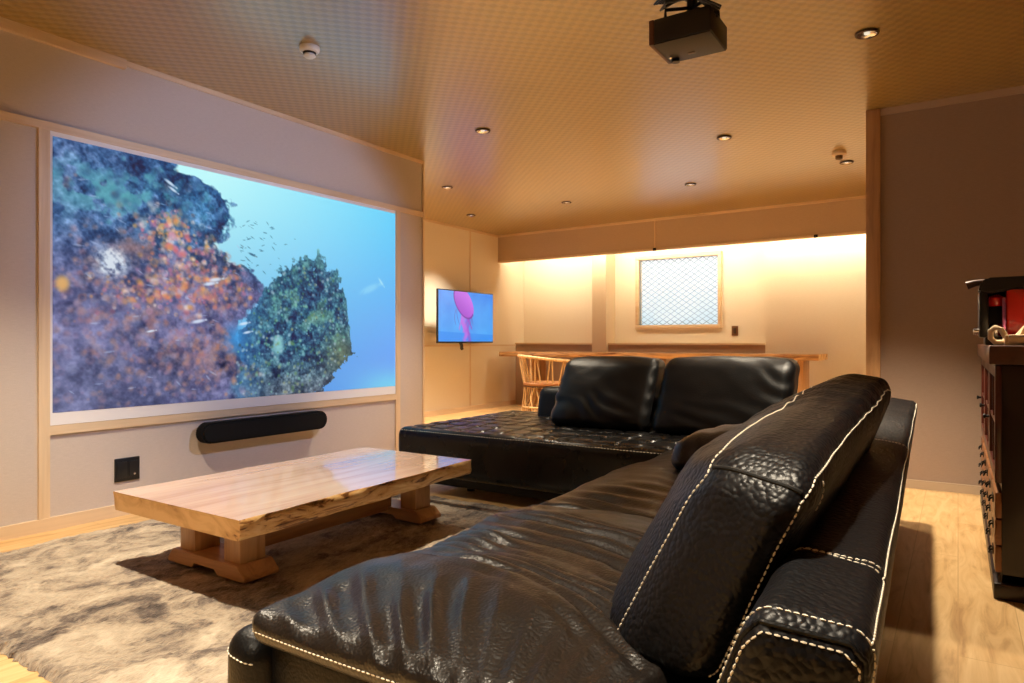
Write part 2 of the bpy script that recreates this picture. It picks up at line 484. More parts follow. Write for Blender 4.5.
ad = N(nt, 'ShaderNodeMath', operation='MULTIPLY_ADD'); ad.inputs[1].default_value = .5
nt.links.new(n.outputs['Fac'], ad.inputs[0]); nt.links.new(mz.outputs[0], ad.inputs[2])
r = ramp(nt, ad.outputs[0], [(.15, lin(206, 230, 242)), (.5, lin(236, 246, 250)), (.9, lin(250, 252, 255))])
bb.inputs['Base Color'].default_value = (0, 0, 0, 1)
nt.links.new(r.outputs['Color'], bb.inputs['Emission Color']); bb.inputs['Emission Strength'].default_value = 1.05
MB().box(WX0, WX1, YB+.09, YB+.10, WZ0, WZ1).build('pane', m, win)
g = MB()
nx, nz = 10, 12
dx, dz = (WX1-WX0)/nx, (WZ1-WZ0)/nz
for i in range(-1, nx+1):
    for sgn in (1, -1):
        pts = []
        for k in range(nz*4+1):
            ph = k/4.0
            x = WX0+dx*(i+.5)+sgn*dx*.5*(2*abs((ph % 2)-1)-1)
            pts.append((min(max(x, WX0), WX1), YB+.03, WZ0+dz*ph))
        g.tube(pts[::4], .0055, n=4)
g.build('mesh_grille', simple('mesh_wire', lin(150, 170, 184), .5), win)

# cove light strip hidden behind the fascia (a lit LED profile)
st = empty('cove_light', (-2.0, 8.30, 2.30), 'warm strip light hidden above the fascia rail by the far wall', 'light')
MB().box(XR+.1, 1.4, 8.262, 8.30, 2.30, 2.32).build('channel', CHROME, st)
MB().box(XR+.12, 1.38, 8.301, 8.306, 2.30, 2.32).build('led_strip', emit('led_glow', (1, .86, .60, 1), 195), st)

# ------------------------------------------------------------------ soft upholstery
def soft_box(name, C, res, r, puff, mat_, parent=None, disp=None, own=None, bexp=2.2):
    """C[iu][iv][iw] corner points; res segments; r rounding in metres; puff bulge in metres (u,v,w)"""
    C = np.array(C, float)
    Lu = np.linalg.norm((C[1]-C[0]).reshape(-1, 3), axis=1).mean()
    Lv = np.linalg.norm((C[:, 1]-C[:, 0]).reshape(-1, 3), axis=1).mean()
    Lw = np.linalg.norm((C[:, :, 1]-C[:, :, 0]).reshape(-1, 3), axis=1).mean()
    A = np.array([Lu, Lv, Lw])/2
    nn = res
    idx = {}; P = []; faces = []
    def vid(i, j, k):
        t = (i, j, k)
        if t not in idx:
            idx[t] = len(P); P.append((2*i/nn[0]-1, 2*j/nn[1]-1, 2*k/nn[2]-1))
        return idx[t]
    for k0 in (0, nn[2]):
        for i in range(nn[0]):
            for j in range(nn[1]):
                f = [vid(i, j, k0), vid(i+1, j, k0), vid(i+1, j+1, k0), vid(i, j+1, k0)]
                faces.append(f if k0 else f[::-1])
    for j0 in (0, nn[1]):
        for i in range(nn[0]):
            for k in range(nn[2]):
                f = [vid(i, j0, k), vid(i+1, j0, k), vid(i+1, j0, k+1), vid(i, j0, k+1)]
                faces.append(f if not j0 else f[::-1])
    for i0 in (0, nn[0]):
        for j in range(nn[1]):
            for k in range(nn[2]):
                f = [vid(i0, j, k), vid(i0, j+1, k), vid(i0, j+1, k+1), vid(i0, j, k+1)]
                faces.append(f if i0 else f[::-1])
    U = np.array(P)
    pf = [(p if isinstance(p, (tuple, list)) else (p, p)) for p in puff]
    def mp(U):
        U = np.asarray(U, float)
        X = U*A
        q = np.clip(X, -(A-r), A-r)
        d = X-q
        ln = np.linalg.norm(d, axis=1); mxd = np.abs(d).max(axis=1)
        k = np.where(ln > 1e-9, mxd/np.maximum(ln, 1e-9), 1)
        X = q+d*k[:, None]
        V = X/A
        B = 1-np.abs(V)**bexp
        B = np.clip(B, 0, 1)
        W = V.copy()
        W[:, 0] += V[:, 0]*B[:, 1]*B[:, 2]*np.where(V[:, 0] < 0, pf[0][0], pf[0][1])/A[0]
        W[:, 1] += V[:, 1]*B[:, 0]*B[:, 2]*np.where(V[:, 1] < 0, pf[1][0], pf[1][1])/A[1]
        W[:, 2] += V[:, 2]*B[:, 0]*B[:, 1]*np.where(V[:, 2] < 0, pf[2][0], pf[2][1])/A[2]
        t = (W+1)/2
        out = 0
        for a in (0, 1):
            for b_ in (0, 1):
                for c in (0, 1):
                    w = (t[:, 0] if a else 1-t[:, 0])*(t[:, 1] if b_ else 1-t[:, 1])*(t[:, 2] if c else 1-t[:, 2])
                    out = out+w[:, None]*C[a, b_, c]
        return out
    X = mp(U)
    me = bpy.data.meshes.new(name)
    me.from_pydata(X.tolist(), [], faces); me.update()
    bm = bmesh.new(); bm.from_mesh(me); bmesh.ops.recalc_face_normals(bm, faces=bm.faces); bm.to_mesh(me); bm.free()
    me.update()
    if disp is not None:
        nr = np.empty(len(X)*3); me.vertex_normals.foreach_get('vector', nr); nr = nr.reshape(-1, 3)
        X = X+nr*disp(X, nr, U)[:, None]
        me.vertices.foreach_set('co', X.ravel()); me.update()
    bvh = BVHTree.FromPolygons([Vector(p) for p in X], [tuple(p.vertices) for p in me.polygons])
    off = np.array(world_loc(parent)) if parent is not None else (np.array(own) if own is not None else np.zeros(3))
    me.vertices.foreach_set('co', (X-off).ravel())
    me.polygons.foreach_set('use_smooth', [True]*len(me.polygons)); me.update()
    o = link_mesh(name, me, mat_, parent)
    if parent is None and own is not None: o.location = own
    return o, mp, bvh

def stitch(paths, parent, dash=.0095, gap=.0045, wid=.0021, lift=.0012, name='stitching'):
    """paths: list of (list of world points, bvh); rows of short thread dashes lying on the surface"""
    V = []; Fc = []
    off = world_loc(parent)
    for pts, bvh in paths:
        pts = [Vector(p) for p in pts]
        seg = [0]
        for a, b_ in zip(pts[:-1], pts[1:]): seg.append(seg[-1]+(b_-a).length)
        def at(s):
            for i in range(len(seg)-1):
                if s <= seg[i+1] or i == len(seg)-2:
                    t = (s-seg[i])/max(seg[i+1]-seg[i], 1e-9); return pts[i].lerp(pts[i+1], min(max(t, 0), 1))
        s = 0
        while s+dash < seg[-1]:
            c0 = bvh.find_nearest(at(s)); c1 = bvh.find_nearest(at(s+dash))
            p0, n0, p1, n1 = c0[0], c0[1], c1[0], c1[1]
            s += dash+gap
            t = p1-p0
            if t.length < dash*.3 or t.length > dash*2.5: continue
            t.normalize(); n_ = (n0+n1).normalized(); sd = t.cross(n_).normalized()
            base = len(V)
            mid = (p0+p1)/2
            for q, w in ((p0, .55), (mid, 1.0), (p1, .55)):
                e = lift*(1.0 if w == 1.0 else .3)
                V += [q+sd*wid*w-n_*.001-off, q+sd*wid*w*.6+n_*(e+.0008)-off, q-sd*wid*w*.6+n_*(e+.0008)-off, q-sd*wid*w-n_*.001-off]
            for r_ in (0, 4):
                for k in range(4):
                    Fc.append([base+r_+k, base+r_+(k+1) % 4, base+r_+4+(k+1) % 4, base+r_+4+k])
            Fc.append([base+3, base+2, base+1, base]); Fc.append([base+8, base+9, base+10, base+11])
    me = bpy.data.meshes.new(name); me.from_pydata([tuple(v) for v in V], [], Fc); me.update()
    return link_mesh(name, me, STITCH, parent)

def hexa(nbf, nbb, ntf, ntb, fbf, fbb, ftf, ftb):
    """corner helper: n/f = near/far (v), b/t = bottom/top (w), f/b = front/back (u)"""
    return [[[nbf, ntf], [fbf, ftf]], [[nbb, ntb], [fbb, ftb]]]

def mix3(a, b_, t): return [a[i]+(b_[i]-a[i])*t for i in range(3)]

# ---- the near long section
sofa = empty('sectional_sofa', (-.65, 1.9, 0), 'long black leather sofa section in the foreground with white stitching along its back', 'sofa')
# front rail, base, feet
fr, frm, frb = soft_box('front_rail', hexa((-1.205, .80, .07), (-1.09, .80, .07), (-1.205, .80, .395), (-1.09, .80, .385), (-1.205, 3.10, .07), (-1.10, 3.10, .07), (-1.205, 3.10, .38), (-1.10, 3.10, .37)),
                        (10, 110, 24), .045, (.006, .004, .006), LEATHER_SMOOTH, sofa)
MB().box(-1.10, -.42, .835, 3.10, .07, .38, bevel=.015).build('base', LEATHER_SMOOTH, sofa)
for (x, y) in ((-1.15, .95), (-.25, .95), (-1.15, 2.95), (-.30, 3.7)):
    MB().lathe([(0, 0), (.022, 0), (.03, .072), (0, .072)], (x, y, 0), n=16).build('foot', BLACK_METAL, sofa)

def seat1(P, Nn, U):
    x, y = P[:, 0], P[:, 1]
    top = np.clip(Nn[:, 2], 0, 1)
    d = 0
    # soft crest behind the near edge, sag behind it
    d = d+.020*np.exp(-((y-1.06)/.12)**2)*np.exp(-((x+.95)/.30)**2)
    d = d-.026*np.exp(-((y-1.34)/.16)**2)*np.exp(-((x+.72)/.4)**2)
    d = d+.014*np.exp(-((y-1.02)/.11)**2-((x+.62)/.10)**2)
    # folds pulled from the near edge
    th = np.arctan2(y-.495, x+.45)
    ph = th*58+1.6*vnoise(np.c_[x*4, y*3, y*0], 3)
    amp = np.exp(-((y-.90)/.12)**2)*(.65+.5*vnoise(np.c_[x*9, y*2, y*0+4], 5))*sstep(-1.11, -1.0, x)
    d = d+.015*amp*((.5+.5*np.sin(ph))**1.8-.4)
    # cross folds in the sagging part
    s = (y+.36*(x+1.1))
    ph2 = s*78+2.2*vnoise(np.c_[x*3, s*5, s*0+9], 7)
    a2 = sstep(1.14, 1.30, s)*(1-sstep(1.66, 1.80, s))*(.55+.5*vnoise(np.c_[x*6, s*9, s*0], 11))
    d = d+.013*a2*(np.abs(np.sin(ph2*.75))**.8*2-1)*sstep(-1.16, -.98, x)
    d = d+.010*fbm(np.c_[x*5, y*5, y*0+2], 3, 21)
    return d*top
sc1, sm1, sb1 = soft_box('seat_cushion', hexa((-1.10, .795, .385), (-.36, .81, .385), (-1.11, .787, .450), (-.36, .81, .450), (-1.15, 1.865, .375), (-.38, 1.865, .375), (-1.14, 1.865, .44), (-.38, 1.865, .44)),
                         (120, 170, 10), .028, (.008, .008, (.0, .048)), LEATHER_SEAT, sofa, seat1, bexp=2.6)
def seat2(P, Nn, U):
    x, y = P[:, 0], P[:, 1]
    top = np.clip(Nn[:, 2], 0, 1)
    s = y+.22*(x+1.1)
    ph = s*92+2.4*vnoise(np.c_[x*3, s*5, s*0+1], 31)
    a = (.45+.55*vnoise(np.c_[x*3, y*4, y*0], 33))*sstep(-1.15, -.95, x)
    return top*(.009*a*np.sin(ph*.8)+.012*fbm(np.c_[x*4, y*4, y*0+6], 3, 41)-.012*np.exp(-((y-2.0)/.12)**2))
sc2, sm2, sb2 = soft_box('seat_cushion', hexa((-1.15, 1.872, .375), (-.38, 1.872, .375), (-1.14, 1.872, .44), (-.38, 1.872, .44), (-1.15, 3.10, .375), (-.46, 3.10, .375), (-1.14, 3.10, .44), (-.46, 3.10, .44)),
                         (90, 150, 10), .028, (.01, .004, (.0, .036)), LEATHER_SEAT, sofa, seat2)
# backrest
CB = hexa((-.42, .80, .06), (-.145, .82, .06), (-.198, .78, .652), (-.070, .815, .632),
          (-.54, 4.08, .06), (-.265, 4.08, .06), (-.31, 4.08, .665), (-.170, 4.08, .645))
def backd(P, Nn, U):
    x, y, z = P.T
    top = np.clip(Nn[:, 2], 0, 1)
    d = .004*fbm(np.c_[x*6, y*4, z*6], 3, 51)
    for ys in (1.07, 2.33, 3.3):
        d = d-.004*np.exp(-((y-ys)/.006)**2)
    cap = np.clip(-Nn[:, 1], 0, 1)
    return d
bk, bm_, bb_ = soft_box('backrest', CB, (16, 330, 46), .042, (.004, .012, .004), LEATHER, sofa, backd)
def upath(mp, pts, n=40):
    out = []
    for a, b_ in zip(pts[:-1], pts[1:]):
        out += [mix3(a, b_, i/n) for i in range(n)]
    out.append(pts[-1])
    return mp(np.array(out))
paths = []
paths.append((upath(bm_, [(.93, -.985, .975), (.93, .99, .975)], 60), bb_))       # along the outer top edge
cap1 = [(-.97, -.982, .0), (-.97, -.982, .90), (-.80, -.982, .975), (.60, -.982, .975), (.90, -.982, .93), (.97, -.982, .80), (.97, -.982, -.2)]
paths.append((upath(bm_, cap1, 24), bb_))
cap2 = [(-.86, -.999, .0), (-.86, -.999, .84), (-.66, -.999, .93), (.54, -.999, .93), (.82, -.999, .875), (.87, -.999, .74), (.87, -.999, -.2)]
paths.append((upath(bm_, cap2, 24), bb_))
for vy in (1.07, 2.33):
    vv = (vy-.80)/3.28*2-1
    for e in (-.004, .004):
        paths.append((upath(bm_, [(-.99, vv+e, .55), (-.99, vv+e, .97), (.95, vv+e, .99)], 20), bb_))
stitch(paths, bk, dash=.0065, gap=.0025, wid=.0016)
paths = []
paths.append((upath(sm1, [(-1.0, -.90, .0), (-.985, -.985, .0), (-.90, -.995, .0), (.95, -.995, .0)], 50), sb1))
stitch(paths, sc1, dash=.0075, gap=.003, wid=.0016)
stitch([(upath(frm, [(-.999, -.90, .76), (-.999, -.985, .76), (-.80, -.999, .74), (.9, -.999, .72)], 24), frb)], fr, dash=.0075, gap=.003, wid=.0016)
# a welt cord around the near end of the backrest
w = MB()
cp = upath(bm_, [(-.90, -.994, 0), (-.90, -.994, .86), (-.70, -.994, .955), (.56, -.994, .955), (.84, -.994, .90), (.91, -.994, .75), (.91, -.994, -.2)], 24)
w.tube([Vector(bb_.find_nearest(Vector(p))[0]) for p in cp], .0035, n=8)
w.build('piping', LEATHER_SMOOTH, bk)

# ---- the big loose back cushion in the foreground
CC = hexa((-.505, 1.02, .425), (-.285, .965, .435), (-.315, 1.04, .785), (-.150, .985, .760),
          (-.50, 2.17, .44), (-.28, 2.17, .44), (-.285, 2.15, .86), (-.135, 2.15, .84))
def cushd(P, Nn, U):
    x, y, z = P.T; u, v, w = U.T
    d = .008*fbm(np.c_[x*5, y*4, z*5], 3, 61)
    # welted corner seam across the band, where the near end meets the top band
    e = sstep(.80, .9, np.maximum(np.abs(v), np.abs(w)))
    # wrinkles across the far part of the top
    ph = y*70+3*vnoise(np.c_[x*6, y*3, z*3], 63)
    d = d+.0042*np.sin(ph)*sstep(1.35, 1.75, y)*np.clip(Nn[:, 2]+.3, 0, 1)
    # puckers radiating from the seam on the front
    ph2 = y*60+z*46+2*vnoise(np.c_[x*6, y*4, z*4], 65)
    d = d+.003*np.sin(ph2)*np.exp(-((w-.7)/.25)**2)*np.clip(-Nn[:, 0], 0, 1)
    return d
bc = empty('back_cushion', (-.4, 1.55, .43), 'large pebbled black leather cushion with white seams leaning on the near sofa back', 'cushion', 'leather back cushions')
cu, cm, cb = soft_box('cover', CC, (44, 170, 64), .065, ((.095, .0), (.025, .03), (.0, .024)), LEATHER, bc, cushd, bexp=4.5)
paths = []
for uu in (-.93, .95):
    pts = [(uu, -.985, -.95), (uu, -.985, .80), (uu, -.90, .985), (uu, .80, .985), (uu, .97, .85), (uu, .97, -.9)]
    paths.append((upath(cm, pts, 50), cb))
for (a, b_) in (((1.0, -.82, .60), (1.0, -.84, .93)),):
    paths.append((upath(cm, [a, b_], 20), cb))
for p_ in paths: stitch([p_], cu, dash=.0075, gap=.0028, wid=.0016)
sw = MB()
sp_ = upath(cm, [(-.92, -.985, .90), (.93, -.985, .90)], 30)
sw.tube([Vector(cb.find_nearest(Vector(p))[0]) for p in sp_], .0038, n=8)
sw.build('seam', simple('dark_seam', (.004, .004, .004, 1), .6), cu)

# ---- a slumped pillow further along the seat
pl = empty('throw_pillow', (-.6, 2.55, .47), 'small slumped brown-black leather pillow lying on the seat behind the big cushion', 'cushion')
def plw(P, Nn, U):
    x, y, z = P.T
    return .008*fbm(np.c_[x*7, y*7, z*7], 3, 71)+.004*np.sin(x*60+y*20)*np.exp(-((x+.78)/.06)**2)
po, pm, pb = soft_box('cover', hexa((-.90, 2.42, .47), (-.42, 2.42, .47), (-.875, 2.44, .595), (-.42, 2.44, .64), (-.90, 2.80, .47), (-.42, 2.80, .47), (-.875, 2.78, .595), (-.42, 2.78, .64)),
                      (40, 40, 18), .05, (.02, .02, .03), LEATHER_SEAT, pl, plw)
stitch([(upath(pm, [(-.98, -.8, -.1), (-.98, .8, -.1)], 30), pb)], po, wid=.0014)

# ---- the far chaise section
ch = empty('chaise_sofa', (-1.8, 3.8, 0), 'black leather chaise section with tufted seat at the far end of the sofa', 'sofa')
MB().box(-2.85, -.62, 3.34, 4.42, .05, .13, bevel=.01).build('plinth', LEATHER_SMOOTH, ch)
for (x, y) in ((-2.6, 3.5), (-2.6, 4.3), (-.8, 3.5), (-.8, 4.3)):
    MB().lathe([(0, 0), (.025, 0), (.03, .055), (0, .055)], (x, y, 0), n=16).build('foot', BLACK_METAL, ch)
GX, GY = .145, .155
def tuft(P, Nn, U):
    x, y = P[:, 0], P[:, 1]
    top = sstep(.3, .9, Nn[:, 2])
    jx = .012*vnoise(np.c_[x*5, y*5, x*0], 81); jy = .012*vnoise(np.c_[x*5, y*5, x*0+3], 82)
    gx = np.abs(((x+jx+2.94)/GX+.5) % 1-.5)*GX
    gy = np.abs(((y+jy-3.14)/GY+.5) % 1-.5)*GY
    g = np.minimum(gx, gy)
    d = (-.010*np.exp(-(g/.010)**1.4)-.007*np.exp(-(gx**2+gy**2)/.0006))*sstep(3.20, 3.27, y)
    return top*(d+.004*fbm(np.c_[x*8, y*8, x*0], 2, 83))
cs, csm, csb = soft_box('tufted_seat', hexa((-2.95, 3.18, .13), (-2.95, 4.50, .13), (-2.95, 3.18, .415), (-2.95, 4.50, .415), (-.60, 3.18, .13), (-.60, 4.50, .13), (-.60, 3.18, .415), (-.60, 4.50, .415)),
                        (120, 260, 16), .05, (.006, .006, .014), LEATHER_TUFT, ch, tuft)
stitch([(upath(csm, [(-.985, -.97, .93), (-.985, .97, .93)], 60), csb)], cs, dash=.012, gap=.006, wid=.0022)
cbk, cbkm, cbkb = soft_box('backrest', hexa((-2.52, 4.14, .38), (-2.52, 4.44, .38), (-2.52, 4.20, .625), (-2.52, 4.42, .625), (-.58, 4.14, .38), (-.58, 4.44, .38), (-.58, 4.20, .625), (-.58, 4.42, .625)),
                           (18, 100, 18), .05, (.006, .004, .008), LEATHER_SMOOTH, ch)
def backc(seed, wr):
    def f(P, Nn, U):
        x, y, z = P.T
        fr_ = np.clip(-Nn[:, 1]+.4, 0, 1)
        d = .007*fbm(np.c_[x*4, y*4, z*5], 3, seed)
        ph = z*70+x*22+4*vnoise(np.c_[x*4, y*4, z*5], seed+1)
        d = d+wr*np.sin(ph)*np.clip(vnoise(np.c_[x*4, y*4, z*4+8], seed+2)*1.6+.3, 0, 1)*fr_
        ph = x*60+2*vnoise(np.c_[x*4, y*4, z*5], seed+3)
        e = np.exp(-((1-np.abs(U[:, 1]))/.10)**2)
        d = d+.002*np.sin(z*70+seed)*e*fr_
        return d
    return f
for (x0, x1, lab, seed, wr, tp) in ((-2.17, -1.505, 'left black leather back cushion on the far chaise, creased and slouching', 91, .0045, .84),
                                (-1.495, -.735, 'right black leather back cushion on the far chaise, fuller and smoother', 97, .0022, .85)):
    k = empty('back_cushion', ((x0+x1)/2, 3.9, .43), lab, 'cushion', 'leather back cushions')
    o, mm_, bb2 = soft_box('cover', hexa((x0, 3.70, .43), (x0, 3.93, .43), (x0+.035, 3.90, tp), (x0+.035, 4.10, tp), (x1, 3.70, .43), (x1, 3.93, .43), (x1, 3.90, tp), (x1, 4.10, tp)),
                           (24, 70, 56), .055, (.035, .002, .018), LEATHER_SMOOTH, k, backc(seed, wr), bexp=3.5)
    stitch([(upath(mm_, [(-.6, -.98, -.9), (-.6, -.98, .9), (-.6, -.9, .98), (-.6, .9, .98), (-.6, .98, .9), (-.6, .98, -.9)], 30), bb2)], o, wid=.0012, dash=.008)
    me_ = o.children[-1].data; me_.materials[0] = simple('black_thread', (.02, .02, .02, 1), .7)

# ------------------------------------------------------------------ coffee table
ct = empty('coffee_table', (-2.51, 2.19, .033), 'low live-edge wooden slab coffee table standing on the grey rug', 'table')
TX0, TX1, TY0, TY1, TZ0, TZ1 = -2.895, -2.095, 1.45, 2.86, .262, .335
def slab(x0, x1, y0, y1, z0, z1, name, parent, long_axis, wob, seed, mats, taper=0):
    """live-edge slab: long edges waver and undercut; materials top/edge/end"""
    n = 90; pr = [(1.0, 0), (.6, .004), (.25, .004), (0, .014)]     # height fraction, inset
    bm = bmesh.new(); rows = []
    for i in range(n+1):
        t = i/n
        def off(side, k):
            p = np.array([[t*6+side*40, k*.7, seed]])
            return wob*float(fbm(p, 3, seed))
        row = []
        for side in (-1, 1):
            pts = []
            for k, (hf, ins) in enumerate(pr):
                o_ = off(side, k)+ (.5*ins*(1+off(side, k+3)/wob))
                pts.append((o_, hf))
            row.append(pts)
        L_ = [((x0+a) if long_axis == 1 else (y0+a), z0+(z1-z0)*h) for a, h in row[0]]
        tp_ = taper*(.5-t)
        R_ = [((x1+tp_-a) if long_axis == 1 else (y1+tp_-a), z0+(z1-z0)*h) for a, h in row[1]]
        ring = L_[::-1]+R_
        lo = (y0+(y1-y0)*t) if long_axis == 1 else (x0+(x1-x0)*t)
        rows.append([bm.verts.new((p[0], lo, p[1]) if long_axis == 1 else (lo, p[0], p[1])) for p in ring])
    m_ = len(rows[0])
    for i in range(n):
        for k in range(m_):
            f = bm.faces.new([rows[i][k], rows[i+1][k], rows[i+1][(k+1) % m_], rows[i][(k+1) % m_]])
            kk = k
            f.material_index = 0 if kk == 3 or kk == m_-1 else 1
            f.smooth = f.material_index == 1
    f = bm.faces.new(rows[0]); f.material_index = 2
    f = bm.faces.new(rows[-1][::-1]); f.material_index = 2
    bmesh.ops.recalc_face_normals(bm, faces=bm.faces)
    off_ = world_loc(parent)
    for v_ in bm.verts: v_.co -= off_
    me = bpy.data.meshes.new(name); bm.to_mesh(me); bm.free()
    return link_mesh(name, me, mats, parent)
slab(TX0, TX1, TY0, TY1, TZ0, TZ1, 'tabletop', ct, 1, .013, 5, [TABLE_TOP, LIVE, END], taper=.06)
for yb in (1.605, 2.62):
    # foot beam with chamfered ends and a notch under its middle
    poly = [(-2.765, .033), (-2.60, .033), (-2.58, .053), (-2.45, .053), (-2.43, .033), (-2.262, .033), (-2.257, .038), (-2.257, .052), (-2.30, .090), (-2.735, .090), (-2.77, .052), (-2.77, .038)]
    MB().prism(poly, 1, yb, yb+.16, bevel=.003).build('foot_beam', TABLE_BEAM, ct)
    for x in (-2.665, -2.365):
        MB().box(x-.052, x+.052, yb+.022, yb+.138, .086, TZ0+.004, bevel=.004).build('leg', TABLE_LEG, ct)
MB().box(-2.545, -2.485, 1.745, 2.65, .070, .145, bevel=.004).build('stretcher', TABLE_STRETCH, ct)

# ------------------------------------------------------------------ rug
def rug():
    x0, x1, y0, y1 = -3.55, -1.235, .89, 3.20
    nx, ny = 300, 280
    xs = np.linspace(0, 1, nx+1); ys = np.linspace(0, 1, ny+1)
    Xg, Yg = np.meshgrid(xs, ys, indexing='ij')
    x = x0+(x1-x0)*Xg; y = y0+(y1-y0)*Yg
    P = np.c_[x.ravel(), y.ravel(), np.zeros(x.size)]
    edge = np.minimum(np.minimum(Xg*(x1-x0), (1-Xg)*(x1-x0)), np.minimum(Yg*(y1-y0), (1-Yg)*(y1-y0))).ravel()
    z = .020+.006*fbm(P*[6, 9, 1], 4, 101)+.004*vnoise(P*[55, 40, 1], 105)+.003*vnoise(P*[110, 90, 1], 106)
    z = z*np.clip(edge/.02, 0, 1)**.5+.001
    rim = edge < .0001
    P[:, 0] += np.where(rim | (edge < .03), .008*vnoise(P*[70, 70, 1], 107), 0); P[:, 1] += np.where(edge < .03, .010*vnoise(P*[60, 60, 1], 108), 0)
    P[:, 2] = z
    me = bpy.data.meshes.new('shag_rug')
    f = []
    for i in range(nx):
        for j in range(ny):
            a = i*(ny+1)+j; f.append((a, a+ny+1, a+ny+2, a+1))
    off = np.array([-2.4, 2.05, 0])
    me.from_pydata((P-off).tolist(), [], f); me.polygons.foreach_set('use_smooth', [True]*len(f)); me.update()
    o = link_mesh('shag_rug', me, RUG); o.location = off
    tag(o, 'mottled grey-beige shaggy rug under the coffee table', 'rug')
    return o
rug_o = rug()

# ------------------------------------------------------------------ projected picture
def picture_grid(name, O, ux, uz, nu, nv, colfun, mat_, parent, du=1, dv=1):
    """flat grid at O spanned by ux (left to right) and uz (bottom to top); colfun(u,v) gives linear rgb, v from the top"""
    O, ux, uz = Vector(O), Vector(ux), Vector(uz)
    off = world_loc(parent)
    u = np.linspace(0, 1, nu+1); v = np.linspace(0, 1, nv+1)
    U, Vv = np.meshgrid(u, v, indexing='ij'); U = U.ravel(); Vv = Vv.ravel()
    P = np.array(O-off)[None]+U[:, None]*np.array(ux)[None]+(1-Vv)[:, None]*np.array(uz)[None]
    f = []
    for i in range(nu):
        for j in range(nv):
            a = i*(nv+1)+j; f.append((a, a+1, a+nv+2, a+nv+1))
    me = bpy.data.meshes.new(name); me.from_pydata(P.tolist(), [], f); me.update()
    c = np.ones((len(P), 4)); c[:, :3] = colfun(U, Vv)
    at = me.color_attributes.new('picture', 'FLOAT_COLOR', 'POINT'); at.data.foreach_set('color', c.ravel())
    return link_mesh(name, me, mat_, parent)

def srgb(a):
    a = np.clip(np.asarray(a, float)/255, 0, 1)
    return np.where(a <= .04045, a/12.92, ((a+.055)/1.055)**2.4)

